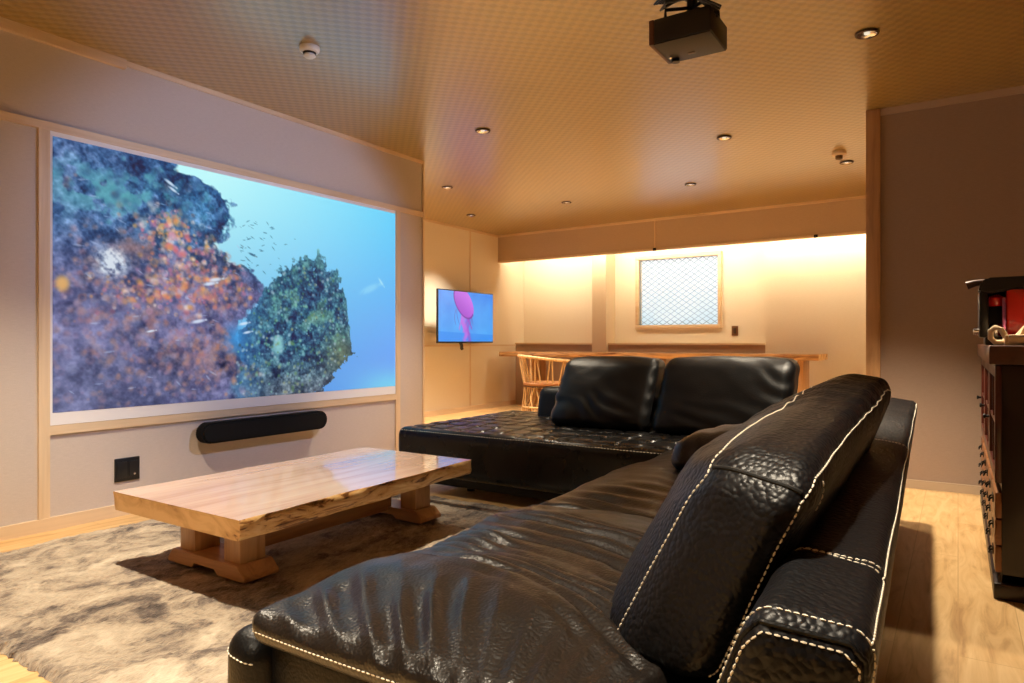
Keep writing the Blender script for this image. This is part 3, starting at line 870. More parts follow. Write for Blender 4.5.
def reef(u, v):
    A = 2.5/1.42
    P = np.c_[u*A, v, u*0]
    n1 = fbm(P*7, 5, 201); n2 = fbm(P*18, 4, 205); n3 = fbm(P*40, 3, 209); n4 = fbm(P*95, 2, 213)
    def C(c): return np.array(c, float)[None]
    # open water
    t = np.clip((u-.35)/.65, 0, 1)[:, None]; b_ = np.clip(v, 0, 1)[:, None]
    water = C((190, 250, 250))*(1-t)+C((96, 208, 250))*t
    water = water*(1-b_**1.2)+ (C((60, 150, 214))*(1-t)+C((96, 146, 240))*t)*b_**1.2
    ray = np.exp(-(((u-.98)/.16)**2+((v-1.0)/.10)**2))[:, None]
    water = water*(1-.8*ray)+C((110, 214, 236))*.8*ray
    img = water.copy()
    def blend(m, c):
        nonlocal img
        m = np.clip(m, 0, 1)[:, None]; img = img*(1-m)+c*m
    w = .03*n1+.018*n2
    # left reef: right boundary as function of v
    bx = np.interp(v, [0, .03, .045, .085, .12, .21, .28, .31, .38, .41, .475, .55, .61, .695, .80, .9, 1.0],
                      [.27, .29, .335, .38, .41, .42, .40, .385, .42, .475, .495, .48, .445, .405, .44, .5, .6])
    m = sstep(-.008, .012, bx+w*1.2+.02*n3-u)
    dark = C((24, 80, 132))*(1-.0)+np.clip(n1, -1, 1)[:, None]*C((40, 60, 64))
    low = sstep(.25, .55, v)[:, None]
    dark = dark*(1-low)+(C((70, 74, 118))+n1[:, None]*C((60, 50, 56)))*low
    haze = (sstep(.35, 0, u)*.45)[:, None]
    dark = dark*(1-haze)+C((104, 112, 156))*haze
    dark = dark+n2[:, None]*C((60, 58, 60))+n3[:, None]*C((50, 48, 50))*(1.15-.5*low)+n4[:, None]*C((40, 38, 40))*(1.1-.5*low)
    blend(m, dark)
    # teal-green growth top left
    blend(m*sstep(.05, .3, n2+.25*n1)*np.exp(-(((u-.12)/.14)**2+((v-.17)/.10)**2))*.8, C((74, 160, 166)))
    # second mound
    ang = (u-.66)/.19
    ty = np.interp(u, [.40, .43, .46, .49, .523, .57, .62, .675, .72, .75, .775, .788, .797, .813, .83], [.78, .70, .62, .55, .45, .385, .347, .345, .365, .397, .46, .525, .66, .78, 1.3])
    ty = np.where(v > .80, np.where(u+.04*n2+.03*n3 > .813-(v-.80)*.62, 1.3, 0), ty)
    m2 = sstep(-.012, .012, v-ty+w*1.4+.05*n2+.05*n3)*sstep(.40, .44, u-.1*np.clip(.75-v, 0, 1)+w)
    moss = C((26, 80, 112))+n2[:, None]*C((52, 70, 44))+n3[:, None]*C((64, 70, 54))+n4[:, None]*C((50, 56, 46))
    lo2 = sstep(.75, 1.0, v)[:, None]
    moss = moss*(1-lo2)+(C((66, 84, 102))+n2[:, None]*C((56, 54, 44))+n3[:, None]*C((60, 60, 56))+n4[:, None]*C((50, 50, 46)))*lo2
    blend(m2, moss)
    blend(m2*sstep(.10, .35, n2)*.42*np.exp(-(((u-.66)/.12)**2+((v-.55)/.2)**2)), C((96, 132, 96))*1.0)
    blend(m2*sstep(.54, .42, u)*.6, C((44, 110, 170)))
    blend(m2*np.exp(-(((u-.77)/.06)**2+((v-.80)/.10)**2))*.7, C((110, 118, 80)))
    blend(np.exp(-((((u-.545)/.02))**2+((v-.76)/.05)**2)**2)*.85, C((150, 214, 214)))
    # blue gap between the two mounds
    blend(np.exp(-(((u-.415)/.03)**2+((v-.73)/.06)**2))*.8, C((40, 140, 214)))
    # coral colours: clustered dots
    rng = np.random.RandomState(3)
    pal = [(226, 120, 70), (236, 170, 96), (214, 110, 130), (240, 210, 200), (200, 90, 90), (250, 236, 220), (190, 130, 170), (220, 150, 60)]
    pal_low = [(176, 104, 96), (150, 110, 140), (200, 140, 110), (170, 160, 190), (120, 130, 160), (190, 120, 90)]
    def dots(cx, cy, sx, sy, n, pal_, rmin, rmax, al):
        for _ in range(n):
            x = cx+rng.randn()*sx; y = cy+rng.randn()*sy
            if not (0 < x < 1 and 0 < y < 1): continue
            bxx = np.interp(y, [0, .05, .12, .21, .31, .41, .475, .55, .61, .695, .80, 1], [.24, .33, .40, .41, .38, .46, .485, .47, .44, .40, .44, .6])
            if x > bxx-.01: continue
            r_ = rng.uniform(rmin, rmax); c = pal_[rng.randint(len(pal_))]
            sel = (np.abs(u-x) < r_*2) & (np.abs(v-y) < r_*3.6)
            if not sel.any(): continue
            q = ((u[sel]-x)/r_)**2+((v[sel]-y)/(r_*1.75))**2
            mk = np.exp(-q**1.5)*al*(.75+.5*n3[sel])
            if rng.rand() < .3: mk = mk*np.clip(q*1.3, .2, 1)*1.2
            mk = np.clip(mk, 0, 1)[:, None]
            img[sel] = img[sel]*(1-mk)+np.array(c, float)[None]*mk
    dots(.23, .62, .16, .20, 700, pal_low, .003, .010, .45)
    dots(.24, .28, .035, .05, 130, pal, .003, .009, .75)
    dots(.30, .42, .06, .06, 200, pal, .0025, .009, .66)
    dots(.22, .55, .08, .04, 200, pal, .0025, .008, .68)
    dots(.36, .50, .06, .05, 150, pal_low+pal[:3], .003, .008, .6)
    dots(.30, .80, .12, .10, 380, pal_low+[(196, 120, 70)], .003, .009, .45)
    dots(.08, .62, .05, .2, 140, pal_low, .003, .009, .45)
    dots(.22, .13, .10, .06, 200, [(60, 140, 160), (40, 90, 140), (84, 170, 176), (30, 70, 110)], .004, .011, .5)
    # broad haze of the lit beam over the lower left
    hz = (sstep(.5, .0, u)*sstep(.1, .8, v)*.24)[:, None]
    img = img*(1-hz)+C((128, 128, 170))*hz
    blend(np.exp(-(((u-.33)/.07)**2+((v-.82)/.08)**2))*.35*(.6+n2), C((190, 120, 84)))
    # white anemone
    q = np.exp(-((((u-.115)/.036))**2+((v-.435)/.062)**2)**2)*(.9+.9*n3+.5*n4)
    blend(q, C((212, 222, 232)))
    blend(np.exp(-((((u-.018)/.014))**2+((v-.53)/.03)**2)**2)*.9, C((226, 170, 90)))
    blend(np.exp(-(((u-.16)/.04)**2+((v-.37)/.03)**2))*.5, C((196, 120, 90)))
    # speckle on the mound
    for _ in range(620):
        x = rng.uniform(.42, .84); y = rng.uniform(.36, 1)
        if y < np.interp(x, [.40, .46, .52, .57, .62, .70, .75, .78, .80, .84], [.8, .64, .47, .40, .36, .37, .42, .54, .75, 1.2]) or (y > .8 and x > .80-(y-.8)*.62): continue
        r_ = rng.uniform(.002, .0055); c = [(120, 190, 160), (150, 190, 200), (86, 130, 80), (140, 150, 110), (170, 190, 200), (30, 60, 70)][rng.randint(6)]
        sel = (np.abs(u-x) < r_*2) & (np.abs(v-y) < r_*3.6)
        q = ((u[sel]-x)/r_)**2+((v[sel]-y)/(r_*1.75))**2
        mk = (np.exp(-q**1.5)*.7)[:, None]
        img[sel] = img[sel]*(1-mk)+np.array(c, float)[None]*mk
    # small fish: pale ones over the reef, dark ones over the water
    def fish(x, y, l, a, c, al=.9):
        ca, sa = math.cos(a), math.sin(a)
        dx_ = (u-x)*A; dy_ = (v-y)
        p = (dx_*ca+dy_*sa)/l; q = (-dx_*sa+dy_*ca)/(l*.26)
        body = np.exp(-((p**2+q**2)**2))
        tail = np.exp(-((((p-1.15)/.25)**2+(q/(.35+.9*np.clip(p-.9, 0, 1)))**2)**2))*.8
        blend(np.maximum(body, tail)*al, C(c))
    for _ in range(40):
        fish(rng.uniform(.03, .44), rng.uniform(.1, .95), rng.uniform(.008, .017), rng.uniform(-.2, .9), (170, 190, 226), .5)
    for (x, y, l) in ((.245, .085, .026), (.252, .11, .022), (.36, .47, .032), (.345, .49, .03), (.315, .655, .03), (.44, .66, .026), (.45, .70, .022), (.20, .70, .018)):
        fish(x, y, l, .5 if y < .2 else -.2, (214, 228, 244))
    for _ in range(60):
        x = .43+abs(rng.randn())*.06; y = rng.uniform(.18, .42)
        fish(x, y, rng.uniform(.004, .010), rng.uniform(-.6, .9), (44, 110, 140), .8)
    fish(.465, .34, .020, .3, (30, 80, 110)); fish(.44, .40, .020, .5, (30, 80, 110))
    # pale swimmer far away on the right
    fish(.885, .45, .075, -.38, (140, 214, 248), .7)
    fish(.935, .405, .03, .8, (180, 232, 250), .7); fish(.85, .49, .025, -.9, (110, 186, 240), .6)
    img = np.clip(img, 0, 255)
    # projected light has a little lift
    img = img*.93+C((112, 122, 150))*.07
    return srgb(img)

sc = empty('projection_screen', (XL, 2.86, .53), 'large projection screen on the left wall showing a coral reef with fish', 'screen')
MB().box(XL, XL+.012, 1.602, 4.118, .527, 2.018).build('screen_panel', simple('screen_white', lin(236, 234, 236), .75), sc)
picture_grid('projected_picture', (XL+.0135, 1.612, .590), (0, 2.50, 0), (0, 0, 1.395), 560, 320, reef, picture_mat('projected_light', 1.06), sc)

# ------------------------------------------------------------------ television on the recess wall
def jelly(u, v):
    A = 1.16/.64
    x = u*A; y = v
    def C(c): return np.array(c, float)[None]
    img = C((70, 150, 246))*(1-v[:, None])+C((60, 166, 250))*v[:, None]
    img = img+fbm(np.c_[x*3, y*3, x*0], 3, 301)[:, None]*C((10, 16, 8))
    fl = sstep(-.01, .01, v-(.80+.06*u)+.0*u)[:, None]
    img = img*(1-fl)+C((30, 146, 246))*fl
    def blend(m, c):
        nonlocal img
        m = np.clip(m, 0, 1)[:, None]; img = img*(1-m)+c*m
    # frilled arms below the bell
    for k, (x0, amp, fr, w_, ln) in enumerate([(.78, .06, 9, .05, .97), (.90, .06, 13, .055, 1.04), (.70, .06, 10, .025, .80), (.98, .06, 12, .025, .78), (.84, .05, 17, .07, 1.04), (.94, .03, 20, .04, .9), (.76, .03, 22, .04, .85)]):
        cx = x0+(v-.4)*.05+amp*np.sin(v*fr+k*1.7)*sstep(.3, .6, v)
        m = np.exp(-((x-cx)/w_)**2)*sstep(.38, .48, v)*(1-sstep(ln-.06, ln, v))
        blend(m*.75, C((196, 110, 232)) if k % 2 == 0 else C((160, 70, 206)))
    for k, x0 in enumerate((.55, .62, 1.05, 1.0)):
        cx = x0+.05*np.sin(v*9+k)
        blend(np.exp(-((x-cx)/.008)**2)*sstep(.3, .4, v)*(1-sstep(.62, .7, v))*.8, C((70, 70, 190)))
    ca, sa = math.cos(.75), math.sin(.75)
    dx_, dy_ = x-.80, y-.22
    p = (dx_*ca+dy_*sa)/.39; q = (-dx_*sa+dy_*ca)/.235
    bell = sstep(1.06, .96, np.sqrt(p**2+q**2))
    sh = np.clip(.5-.5*q, 0, 1)[:, None]
    blend(bell, C((160, 66, 206))*(1-sh)+C((206, 112, 238))*sh)
    rim = np.exp(-((np.sqrt(p**2+q**2)-.98)/.05)**2)*(q > -.2)
    blend(rim*.8, C((96, 30, 150)))
    return srgb(np.clip(img, 0, 255))
tv = empty('television', (-5.36, 7.07, .93), 'wall-mounted flat television showing a purple jellyfish on blue', 'television')
MB().box(-5.385, -5.36, 6.53, 7.73, .93, 1.605, bevel=.006).build('casing', BLACK, tv)
picture_grid('screen', (-5.358, 6.543, .95), (0, 1.174, 0), (0, 0, .642), 200, 110, jelly, picture_mat('tv_light', .95), tv)
MB().box(-5.585, -5.385, 6.97, 7.09, 1.16, 1.34, bevel=.01).box(XR+.001, XR+.03, 6.87, 7.19, 1.08, 1.42, bevel=.005).build('wall_bracket', BLACK_METAL, tv)
MB().tube([(-5.38, 7.02, .935), (-5.385, 7.05, .90), (-5.40, 7.07, .86), (-5.40, 7.08, .85)], .022, n=8).build('cable_stub', BLACK, tv)

# ------------------------------------------------------------------ soundbar, wall sockets
def stadium(y0, y1, z0, z1, n=14):
    r_ = (z1-z0)/2; zc = (z0+z1)/2; p = []
    for k in range(n+1):
        a = -PI/2+PI*k/n; p.append((y1-r_+r_*math.cos(a), zc+r_*math.sin(a)))
    for k in range(n+1):
        a = PI/2+PI*k/n; p.append((y0+r_+r_*math.cos(a), zc+r_*math.sin(a)))
    return p
sbr = empty('soundbar', (XL+.05, 2.98, .35), 'long rounded black soundbar mounted on the wall below the screen', 'speaker')
MB().prism(stadium(2.365, 3.32, .340, .465), 0, XL+.03, XL+.115, bevel=.012).build('grille_body', BLACK_METAL and BLACK_MATTE, sbr)
for y in (2.6, 3.1):
    MB().box(XL+.001, XL+.032, y-.04, y+.04, .36, .42, bevel=.003).build('bracket', BLACK, sbr)
so = empty('wall_socket', (XL, 2.0, .18), 'black double wall socket plate low on the wall under the screen', 'socket')
def z_at(y_px, t): return EYE-(y_px-341.5)/682.7*t
MB().box(XL, XL+.010, 1.918, 2.052, .185, .312, bevel=.003).build('plate', BLACK, so)
MB().box(XL+.010, XL+.013, 1.930, 1.982, .205, .292, bevel=.001).build('insert', simple('socket_insert', (.014, .014, .015, 1), .3), so)
MB().box(XL+.010, XL+.013, 1.994, 2.046, .205, .292, bevel=.001).build('insert', simple('socket_insert_r', (.014, .014, .015, 1), .3), so)
mt_ = MB().lathe([(0, 0), (.007, 0), (.007, .004), (.004, .005), (0, .005)], (XL+.013, 2.020, .222), n=12, M=Matrix.Rotation(PI/2, 4, 'Y')); mt_.build('jack', CHROME, so)
sk = empty('wall_socket', (-2.395, YB, 1.02), 'small brown switch plate on the far wall right of the mesh window', 'switch')
MB().box(-2.437, -2.357, YB-.010, YB, 1.025, 1.15, bevel=.003).build('plate', simple('bronze_plate', lin(120, 84, 52), .4, metal=.3), sk)
MB().box(-2.415, -2.379, YB-.014, YB-.010, 1.05, 1.125, bevel=.002).build('rocker', simple('dark_rocker', lin(66, 44, 28), .4), sk)

# ------------------------------------------------------------------ bar counter and cane chair
ba = empty('bar_counter', (-3.35, 8.3, 0), 'long live-edge wooden bar counter along the far wall below the window', 'table')
slab(-5.43, -1.26, 7.98, 8.59, .742, .808, 'counter_top', ba, 0, .02, 9, [wood('bar_wood', lin(206, 152, 92), lin(160, 104, 56), axis=0, scale=4, rough=.35, coat=.3), wood('bar_edge_wood', lin(222, 168, 104), lin(120, 70, 34), axis=0, scale=7, rough=.4, coat=.2), END])
for x in (-5.0, -3.2, -1.47):
    MB().box(x-.03, x+.03, 8.12, 8.50, .03, .745, bevel=.004).box(x-.035, x+.035, 8.05, 8.56, 0, .05, bevel=.004).build('leg', TABLE_LEG, ba)

cx, cy = -4.33, 7.40
cc = empty('cane_armchair', (cx, cy, 0), 'round pale wood barrel armchair with slatted back at the bar counter', 'chair')
def ringpts(r_, z, a0, a1, n=28, zf=None):
    return [(cx+r_*math.cos(a0+(a1-a0)*k/n), cy+r_*math.sin(a0+(a1-a0)*k/n)*.92, (zf(a0+(a1-a0)*k/n) if zf else z)) for k in range(n+1)]
# opening faces the counter (+y)
A0, A1 = math.radians(90+62), math.radians(90+298)
railz = lambda a: .735+.035*math.cos(a-math.radians(215))
MB().tube(ringpts(.345, 0, A0, A1, 34, railz), .019, n=10).build('top_rail', CHAIR_WOOD, cc)
seat = MB()
seat.lathe([(0, .405), (.27, .405), (.285, .418), (.285, .432), (.27, .445), (0, .450)], (cx, cy, 0), n=36)
seat.build('seat', simple('tan_seat_hide', lin(150, 98, 54), .55), cc)
MB().tube(ringpts(.275, .40, 0, 2*PI, 40), .016, n=8, cap=False).build('seat_ring', simple('dark_band', lin(70, 42, 24), .6), cc)
MB().tube(ringpts(.315, .02, 0, 2*PI, 40), .016, n=8, cap=False).tube(ringpts(.300, .14, 0, 2*PI, 40), .010, n=8, cap=False).build('base_ring', CHAIR_WOOD, cc)
def slat(p, q, w=.026, th=.006):
    return MB().tube([p, mix3(p, q, .5), q], w*.55, n=6, flat=.5)
ns = 15
for k in range(ns):
    a = A0+(A1-A0)*(k+.5)/ns
    lean = (.10 if k % 2 else -.10)
    p = (cx+.275*math.cos(a), cy+.275*math.sin(a)*.92, .40); q = (cx+.345*math.cos(a+lean), cy+.345*math.sin(a+lean)*.92, railz(a+lean))
    slat(p, q).build('back_slat', CHAIR_WOOD, cc)
nb = 16
for k in range(nb):
    a = 2*PI*k/nb
    for sg in (1, -1):
        p = (cx+.318*math.cos(a), cy+.318*math.sin(a)*.92, .02); q = (cx+.272*math.cos(a+sg*.36), cy+.272*math.sin(a+sg*.36)*.92, .40)
        slat(p, q, .022).build('base_slat', CHAIR_WOOD, cc)

# ------------------------------------------------------------------ cabinet on the right
KX, KY0, KY1, KZ = .115, 3.10, 4.92, .935
kd = .46
cbn = empty('display_cabinet', (KX+.23, 4.0, 0), 'dark wood glass-fronted cabinet with drawers standing along the right side', 'cabinet')
cs_ = MB()
cs_.box(KX+.02, KX+kd, KY0, KY0+.03, .06, .865, bevel=.002)       # near side
cs_.box(KX+.02, KX+kd, KY1-.03, KY1, .06, .865, bevel=.002)
cs_.box(KX+kd-.015, KX+kd, KY0, KY1, .06, .865)
cs_.box(KX+.02, KX+kd, KY0, KY1, .06, .09); cs_.box(KX+.02, KX+kd, KY0+.03, KY1-.03, .395, .42)
cs_.box(KX+.03, KX+kd-.02, KY0+.03, KY1-.03, .62, .632)
cs_.build('carcass', CAB_SIDE, cbn)
MB().box(KX-.02, KX+kd+.01, KY0-.025, KY1+.02, .865, KZ, bevel=.006).build('top', CAB_TOP, cbn)
MB().box(KX-.005, KX+kd, KY0-.02, KY1, 0, .06, bevel=.004).build('plinth', CAB_SIDE, cbn)
nd = 3; dw = (KY1-KY0)/nd
for i in range(nd):
    y0, y1 = KY0+dw*i+.004, KY0+dw*(i+1)-.004
    d = MB()
    d.box(KX, KX+.024, y0, y0+.045, .425, .86, bevel=.002); d.box(KX, KX+.024, y1-.045, y1, .425, .86, bevel=.002)
    d.box(KX, KX+.024, y0+.045, y1-.045, .425, .47, bevel=.002); d.box(KX, KX+.024, y0+.045, y1-.045, .815, .86, bevel=.002)
    d.box(KX+.004, KX+.018, (y0+y1)/2-.008, (y0+y1)/2+.008, .47, .815); d.box(KX+.004, KX+.018, y0+.045, y1-.045, .635, .65)
    do = d.build('glass_door', CAB_WOOD, cbn)
    MB().box(KX+.010, KX+.013, y0+.045, y1-.045, .47, .815).build('pane', GLASS, do)
    MB().lathe([(0, 0), (.006, 0), (.006, .01), (.012, .016), (.010, .022), (0, .024)], (KX, y1-.022, .62), n=12, M=Matrix.Rotation(-PI/2, 4, 'Y')).build('knob', BLACK_METAL, do)
    for j in range(3):
        z0 = .095+j*.1; z1 = z0+.094
        for h in range(2):
            ya, yb_ = (y0, (y0+y1)/2-.003) if h == 0 else ((y0+y1)/2+.003, y1)
            dr = MB().box(KX, KX+.03, ya, yb_, z0, z1, bevel=.003).build('drawer', CAB_DRAWER, cbn)
            ym = (ya+yb_)/2; zm = (z0+z1)/2
            hb = MB().box(KX-.004, KX, ym-.032, ym+.032, zm-.012, zm+.018, bevel=.002)
            hb.tube([(KX-.004, ym-.024, zm+.006), (KX-.012, ym-.023, zm), (KX-.014, ym-.016, zm-.010), (KX-.014, ym+.016, zm-.010), (KX-.012, ym+.023, zm), (KX-.004, ym+.024, zm+.006)], .0035, n=6)
            hb.build('handle', BLACK_METAL, dr)
# things seen through the doors
for i, (y, zb, kind) in enumerate(((3.36, .42, 'bottle'), (3.30, .632, 'glass'), (3.44, .632, 'glass'), (3.58, .42, 'bowl'), (3.95, .42, 'bowl'))):
    if kind == 'bottle':
        o = MB().lathe([(0, 0), (.034, 0), (.036, .01), (.036, .10), (.014, .135), (.012, .17), (.014, .175), (0, .175)], (KX+.12, y, zb+.001), n=20)
        thing_mesh(o, 'bottle', CREAM, (KX+.12, y, zb), 'pale bottle behind the cabinet glass on the lower shelf', 'bottle')
    elif kind == 'glass':
        o = MB().lathe([(0, 0), (.03, 0), (.034, .09), (.031, .09), (.027, .005), (0, .005)], (KX+.10, y, zb+.001), n=20)
        thing_mesh(o, 'tumbler', CHROME, (KX+.10, y, zb), ('shiny tumbler behind the cabinet glass, nearest on the upper shelf' if i == 1 else 'shiny tumbler behind the cabinet glass, second on the upper shelf'), 'cup', 'tumblers in the cabinet')
    else:
        o = MB().lathe([(0, 0), (.03, 0), (.032, .008), (.06, .03), (.072, .058), (.068, .058), (.055, .03), (.025, .012), (0, .012)], (KX+.12, y, zb+.001), n=24)
        thing_mesh(o, 'bowl', CREAM, (KX+.12, y, zb), ('cream bowl on the lower cabinet shelf beside the bottle' if i == 3 else 'cream bowl on the lower cabinet shelf behind the middle door'), 'bowl', 'bowls in the cabinet')

# coffee machine on the cabinet
Z0 = KZ
cmx = empty('coffee_machine', (.22, 3.42, Z0), 'black and red countertop coffee machine on the dark cabinet', 'coffee machine')
MB().box(.09, .40, 3.34, 3.52, Z0, Z0+.035, bevel=.008).build('base', BLACK, cmx)
hd = MB().prism([(.068, Z0+.215), (.078, Z0+.258), (.10, Z0+.272), (.42, Z0+.275), (.43, Z0+.225), (.19, Z0+.222), (.10, Z0+.205)], 1, 3.34, 3.52, bevel=.008)
hd.build('head', BLACK, cmx)
MB().box(.070, .104, 3.35, 3.51, Z0+.03, Z0+.22, bevel=.01).build('front_column', BLACK, cmx)
MB().box(.095, .165, 3.485, 3.515, Z0+.03, Z0+.22, bevel=.004).build('back_panel', BLACK, cmx)
MB().box(.160, .43, 3.345, 3.515, Z0+.03, Z0+.224, bevel=.012).build('body', RED, cmx)
MB().lathe([(0, 0), (.022, 0), (.03, .012), (.03, .035), (.018, .045), (0, .045)], (.128, 3.40, Z0+.158), n=24).build('spout', RED, cmx)
MB().box(.147, .159, 3.345, 3.36, Z0+.05, Z0+.19, bevel=.003).build('trim_strip', simple('mauve_metal', lin(190, 110, 170), .25, metal=.8), cmx)
lv = MB().tube([(.11, 3.43, Z0+.262), (.06, 3.43, Z0+.258), (.03, 3.43, Z0+.248)], [.012, .014, .017], n=12)
lv.build('lever', simple('lever_brown', lin(64, 36, 22), .35), cmx)
MB().lathe([(0, 0), (.012, 0), (.014, .02), (0, .024)], (.073, 3.37, Z0+.055), n=14, M=Matrix.Rotation(-PI/2, 4, 'Y')).build('knob', CHROME, cmx)
MB().lathe([(0, 0), (.020, 0), (.024, .045), (.020, .05), (0, .05)], (.128, 3.40, Z0+.036), n=18).build('drip_cup', CHROME, cmx)

# cream tray with loop handle and folded napkins
tr = empty('serving_tray', (.24, 3.20, Z0), 'cream tray with a loop handle in front of the coffee machine', 'tray')
MB().box(.145, .42, 3.115, 3.29, Z0, Z0+.012, bevel=.004).box(.145, .155, 3.115, 3.29, Z0, Z0+.04, bevel=.004).box(.155, .42, 3.115, 3.125, Z0, Z0+.04, bevel=.004).box(.155, .42, 3.28, 3.29, Z0, Z0+.04, bevel=.004).build('tray_body', CREAM, tr)
MB().tube([(.150, 3.14, Z0+.03), (.135, 3.14, Z0+.060), (.118, 3.15, Z0+.068), (.104, 3.16, Z0+.055), (.104, 3.17, Z0+.028), (.118, 3.18, Z0+.012), (.145, 3.18, Z0+.012)], .010, n=10).build('loop_handle', CREAM, tr)
for i, (x, y, h, lab) in enumerate(((.20, 3.17, .072, 'folded cream napkin peak nearest the tray handle'), (.262, 3.19, .082, 'folded cream napkin peak in the middle of the tray'), (.33, 3.18, .062, 'folded cream napkin peak at the right of the tray'))):
    z0 = Z0+.013
    b = MB(); bmx = b.bm
    n_ = 18
    ap = bmx.verts.new((x+.012, y, z0+h)); ring_ = []
    for k in range(n_):
        a = 2*PI*k/n_; rr = .034*(1+.28*math.sin(5*a+i)); ring_.append(bmx.verts.new((x+rr*math.cos(a), y+rr*math.sin(a)*1.1, z0)))
    for k in range(n_): bmx.faces.new([ring_[k], ring_[(k+1) % n_], ap])
    bmx.faces.new(ring_[::-1])
    thing_mesh(b, 'napkin', simple('napkin_cloth', lin(238, 210, 172), .8), (x, y, z0), lab, 'napkin', 'napkins on the tray')

# ------------------------------------------------------------------ ceiling fixtures
def spot(x, y, e, size=95, blend=.8, col=(1, .85, .64), tilt=(0, 0)):
    l = bpy.data.lights.new('downlight_lamp', 'SPOT'); o = bpy.data.objects.new('downlight_lamp', l); COL.objects.link(o)
    o.location = (x, y, ZC-.03); l.energy = e; l.color = col; l.spot_size = math.radians(size); l.spot_blend = blend; l.shadow_soft_size = .05
    o.rotation_euler = (tilt[0], tilt[1], 0)
    return o
dl = empty('downlight', (0, 0, ZC), 'x', 'downlight', 'recessed ceiling downlights')
BULB = emit('bulb_glow', (1, .86, .66, 1), .9)
MB().lathe([(.040, -.001), (.052, -.001), (.056, -.005), (.054, -.010), (.046, -.012), (.042, -.009)], (0, 0, ZC), n=32).build('rim', RIM, dl)
MB().lathe([(.043, -.010), (.034, -.004), (.020, -.0015), (0, -.001)], (0, 0, ZC), n=32).build('reflector', CHROME, dl)
MB().lathe([(0, -.0095), (.010, -.009), (.014, -.006), (.014, -.002)], (0, 0, ZC), n=20).build('bulb', BULB, dl)
LAMPS = [
    (-.38, 3.82, 230, 'recessed downlight on the ceiling right of the projector, the largest in view'),
    (-1.475, 5.18, 150, 'recessed downlight on the ceiling beyond the projector, straight behind it'),
    (-2.19, 6.54, 165, 'recessed downlight on the ceiling above the mesh window'),
    (-3.62, 6.64, 165, 'recessed downlight on the ceiling left of the fascia joint batten'),
    (-4.96, 6.68, 190, 'recessed downlight on the ceiling nearest the television wall corner'),
    (-4.26, 5.34, 150, 'recessed downlight on the ceiling just past the end of the screen wall'),
    (-2.90, 4.05, 150, 'recessed downlight on the ceiling between the smoke detector and the far area'),
    (-.80, 6.47, 165, 'recessed downlight on the ceiling beside the small sensor near the post'),
    (-2.55, 1.25, 285, 'recessed downlight on the ceiling over the near end of the coffee table'),
    (-1.20, -.70, 210, 'added unseen downlight on the ceiling at the rear of the room'),  # added lamp out of view, brightens the pebbled leather facing the camera
    (-.40, .80, 210, 'recessed downlight on the ceiling over the near end of the long sofa'),
    (1.0, 3.9, 120, 'recessed downlight on the ceiling in front of the right wall over the cabinet'),
]
fixtures = []
for i, (x, y, e, lab) in enumerate(LAMPS):
    if i == 0:
        dl.location = (x, y, ZC); dl['label'] = lab; fixtures.append(dl)
    else:
        fixtures.append(dup(dl, (x, y, ZC), lab))
for (x, y, e, lab), fx in zip(LAMPS, fixtures):
    narrow = x > -.5 and 3 < y < 5
    tight = (x, y) in ((-.40, .80), (-2.90, 4.05))
    l_ = spot(x, y, e*1.5, size=84 if narrow else (78 if tight else 95), blend=.55 if narrow else .8)
    l_.parent = fx; l_.location = (0, 0, -.03)

sd = empty('smoke_detector', (-2.84, 2.41, ZC), 'round white smoke detector on the ceiling in front of the screen', 'smoke detector')
MB().lathe([(0, 0), (.052, 0), (.054, -.008), (.050, -.022), (.042, -.030), (0, -.030)], (-2.84, 2.41, ZC), n=36).build('base', WHITE_PLASTIC, sd)
MB().lathe([(.034, -.030), (.034, -.040), (0, -.040)], (-2.84, 2.41, ZC), n=28).build('vent_ring', BLACK, sd)
MB().lathe([(.030, -.040), (.032, -.048), (.022, -.056), (0, -.058)], (-2.84, 2.41, ZC), n=28).build('cap', WHITE_PLASTIC, sd)
ds = empty('ceiling_sensor', (-.81, 6.10, ZC), 'small dark round sensor on the ceiling near the wooden post', 'sensor')
MB().lathe([(0, 0), (.055, 0), (.055, -.022), (.045, -.03), (0, -.03)], (-.81, 6.10, ZC), n=28).build('base', simple('sensor_tan', lin(214, 190, 160), .5), ds)
MB().lathe([(.028, -.03), (.028, -.055), (.018, -.062), (0, -.064)], (-.81, 6.10, ZC), n=24).build('dome', simple('sensor_dark', lin(84, 60, 34), .4), ds)

# projector
pj = empty('projector', (-.95, 2.81, ZC), 'dark box projector hanging from the ceiling on a bracket', 'projector')
px0, px1, py0, py1, pz0, pz1 = -1.082, -.822, 2.70, 2.935, 2.186, 2.290
MB().box(px0+.022, px1, py0, py1, pz0+.004, pz1, bevel=.006).build('body', simple('projector_body', (.010, .009, .010, 1), .4), pj)
MB().box(px0+.012, px1-.004, py0+.006, py1-.006, pz0, pz0+.006, bevel=.002).build('underside', BROWN_PLASTIC, pj)
MB().box(px0, px0+.022, py0, py1, pz0, pz1, bevel=.004).build('front_plate', simple('projector_front', lin(96, 58, 40), .45), pj)
ln_ = MB().lathe([(0, 0), (.030, 0), (.030, .018), (.024, .02), (.018, .012), (0, .008)], (px0, 2.86, 2.24), n=28, M=Matrix.Rotation(-PI/2, 4, 'Y')); ln_.build('lens', CHROME, pj)
MB().lathe([(0, 0), (.016, 0), (.018, -.012), (0, -.014)], (px0+.045, py1-.035, pz0), n=16).build('foot', BLACK, pj)
MB().lathe([(0, 0), (.007, 0), (.006, -.006), (0, -.007)], (px0+.035, py1-.075, pz0), n=12).build('screw', CHROME, pj)
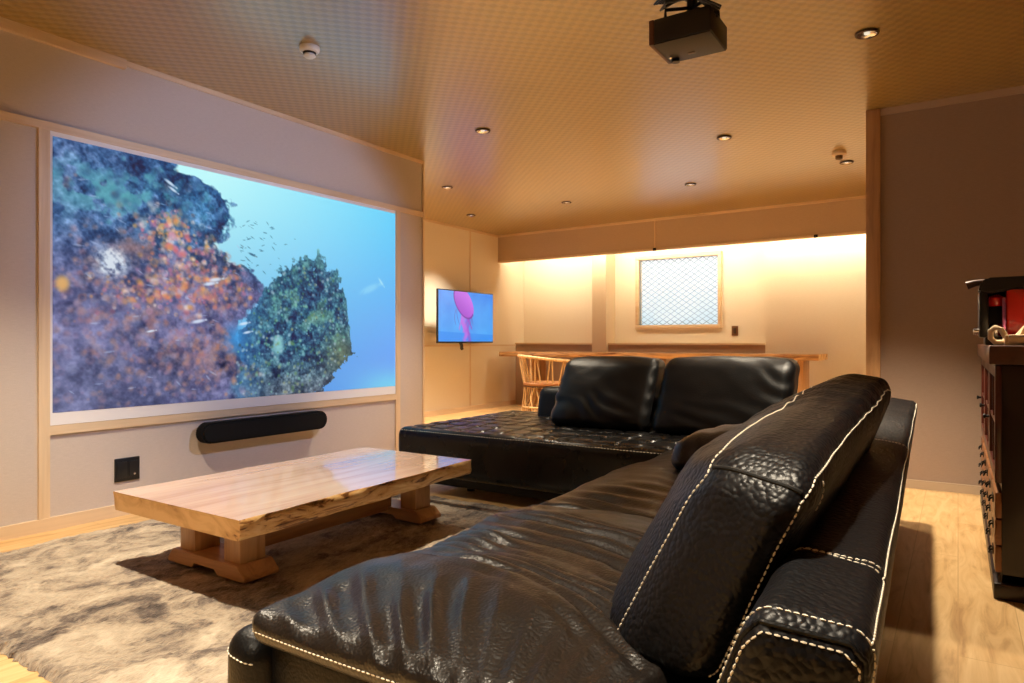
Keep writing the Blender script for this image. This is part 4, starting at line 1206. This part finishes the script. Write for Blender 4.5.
MB().box(-.97, -.94, 2.86, 2.875, pz0-.002, pz0+.001).build('badge', simple('badge_grey', lin(96, 74, 58), .4), pj)
br = MB().lathe([(0, -.002), (.06, -.002), (.06, -.012), (.022, -.016), (.022, -.15), (0, -.15)], (-.93, 2.80, ZC), n=24)
for sx in (-1, 1):
    for sy in (-1, 1):
        br.tube([(-.93, 2.80, 2.345), (-.93+sx*.09, 2.80+sy*.07, 2.33), (-.93+sx*.09, 2.80+sy*.07, 2.29)], .008, n=6)
br.build('bracket', BLACK_METAL, pj)
cbm = MB()
for k in range(5):
    a = k*.5
    cbm.tube([(-.82+.01*k, 2.78-.02*k, 2.27), (-.88-.02*k, 2.70-.015*k, 2.335+.01*k), (-1.0-.02*k, 2.68+.02*k, 2.335+.012*k), (-1.05+.02*k, 2.75, 2.345+.01*k), (-.97, 2.80+.01*k, 2.40), (-.94, 2.82, 2.48)], .005, n=6)
cbm.build('cables', BLACK, pj)
tc = MB().tube([(-1.05, 2.60, ZC), (-1.06, 2.61, 2.43), (-1.09, 2.63, 2.40)], .005, n=6)
tc.build('loose_cable', BLACK, pj)

# the projector's own beam: the faint cool spill around its picture
pl_ = bpy.data.lights.new('projector_beam', 'SPOT'); po_ = bpy.data.objects.new('projector_beam', pl_); COL.objects.link(po_)
po_.location = (-1.10, 2.86, 2.25); pl_.color = (.50, .64, 1.0); pl_.energy = 150; pl_.spot_size = math.radians(66); pl_.spot_blend = .5; pl_.shadow_soft_size = .02
po_.rotation_euler = (Vector((XL, 2.86, 1.35))-po_.location).to_track_quat('-Z', 'Y').to_euler()

# ------------------------------------------------------------------ world and view
w = bpy.data.worlds.new('room_air'); S.world = w; w.use_nodes = True
w.node_tree.nodes['Background'].inputs['Color'].default_value = (0, 0, 0, 1)
S.view_settings.view_transform = 'Standard'; S.view_settings.look = 'None'
S.view_settings.gamma = 1; S.view_settings.use_curve_mapping = False
S.view_settings.exposure = 0.0
S.cycles.use_denoising = True
S.cycles.max_bounces = 10; S.cycles.diffuse_bounces = 6; S.cycles.sample_clamp_indirect = 6
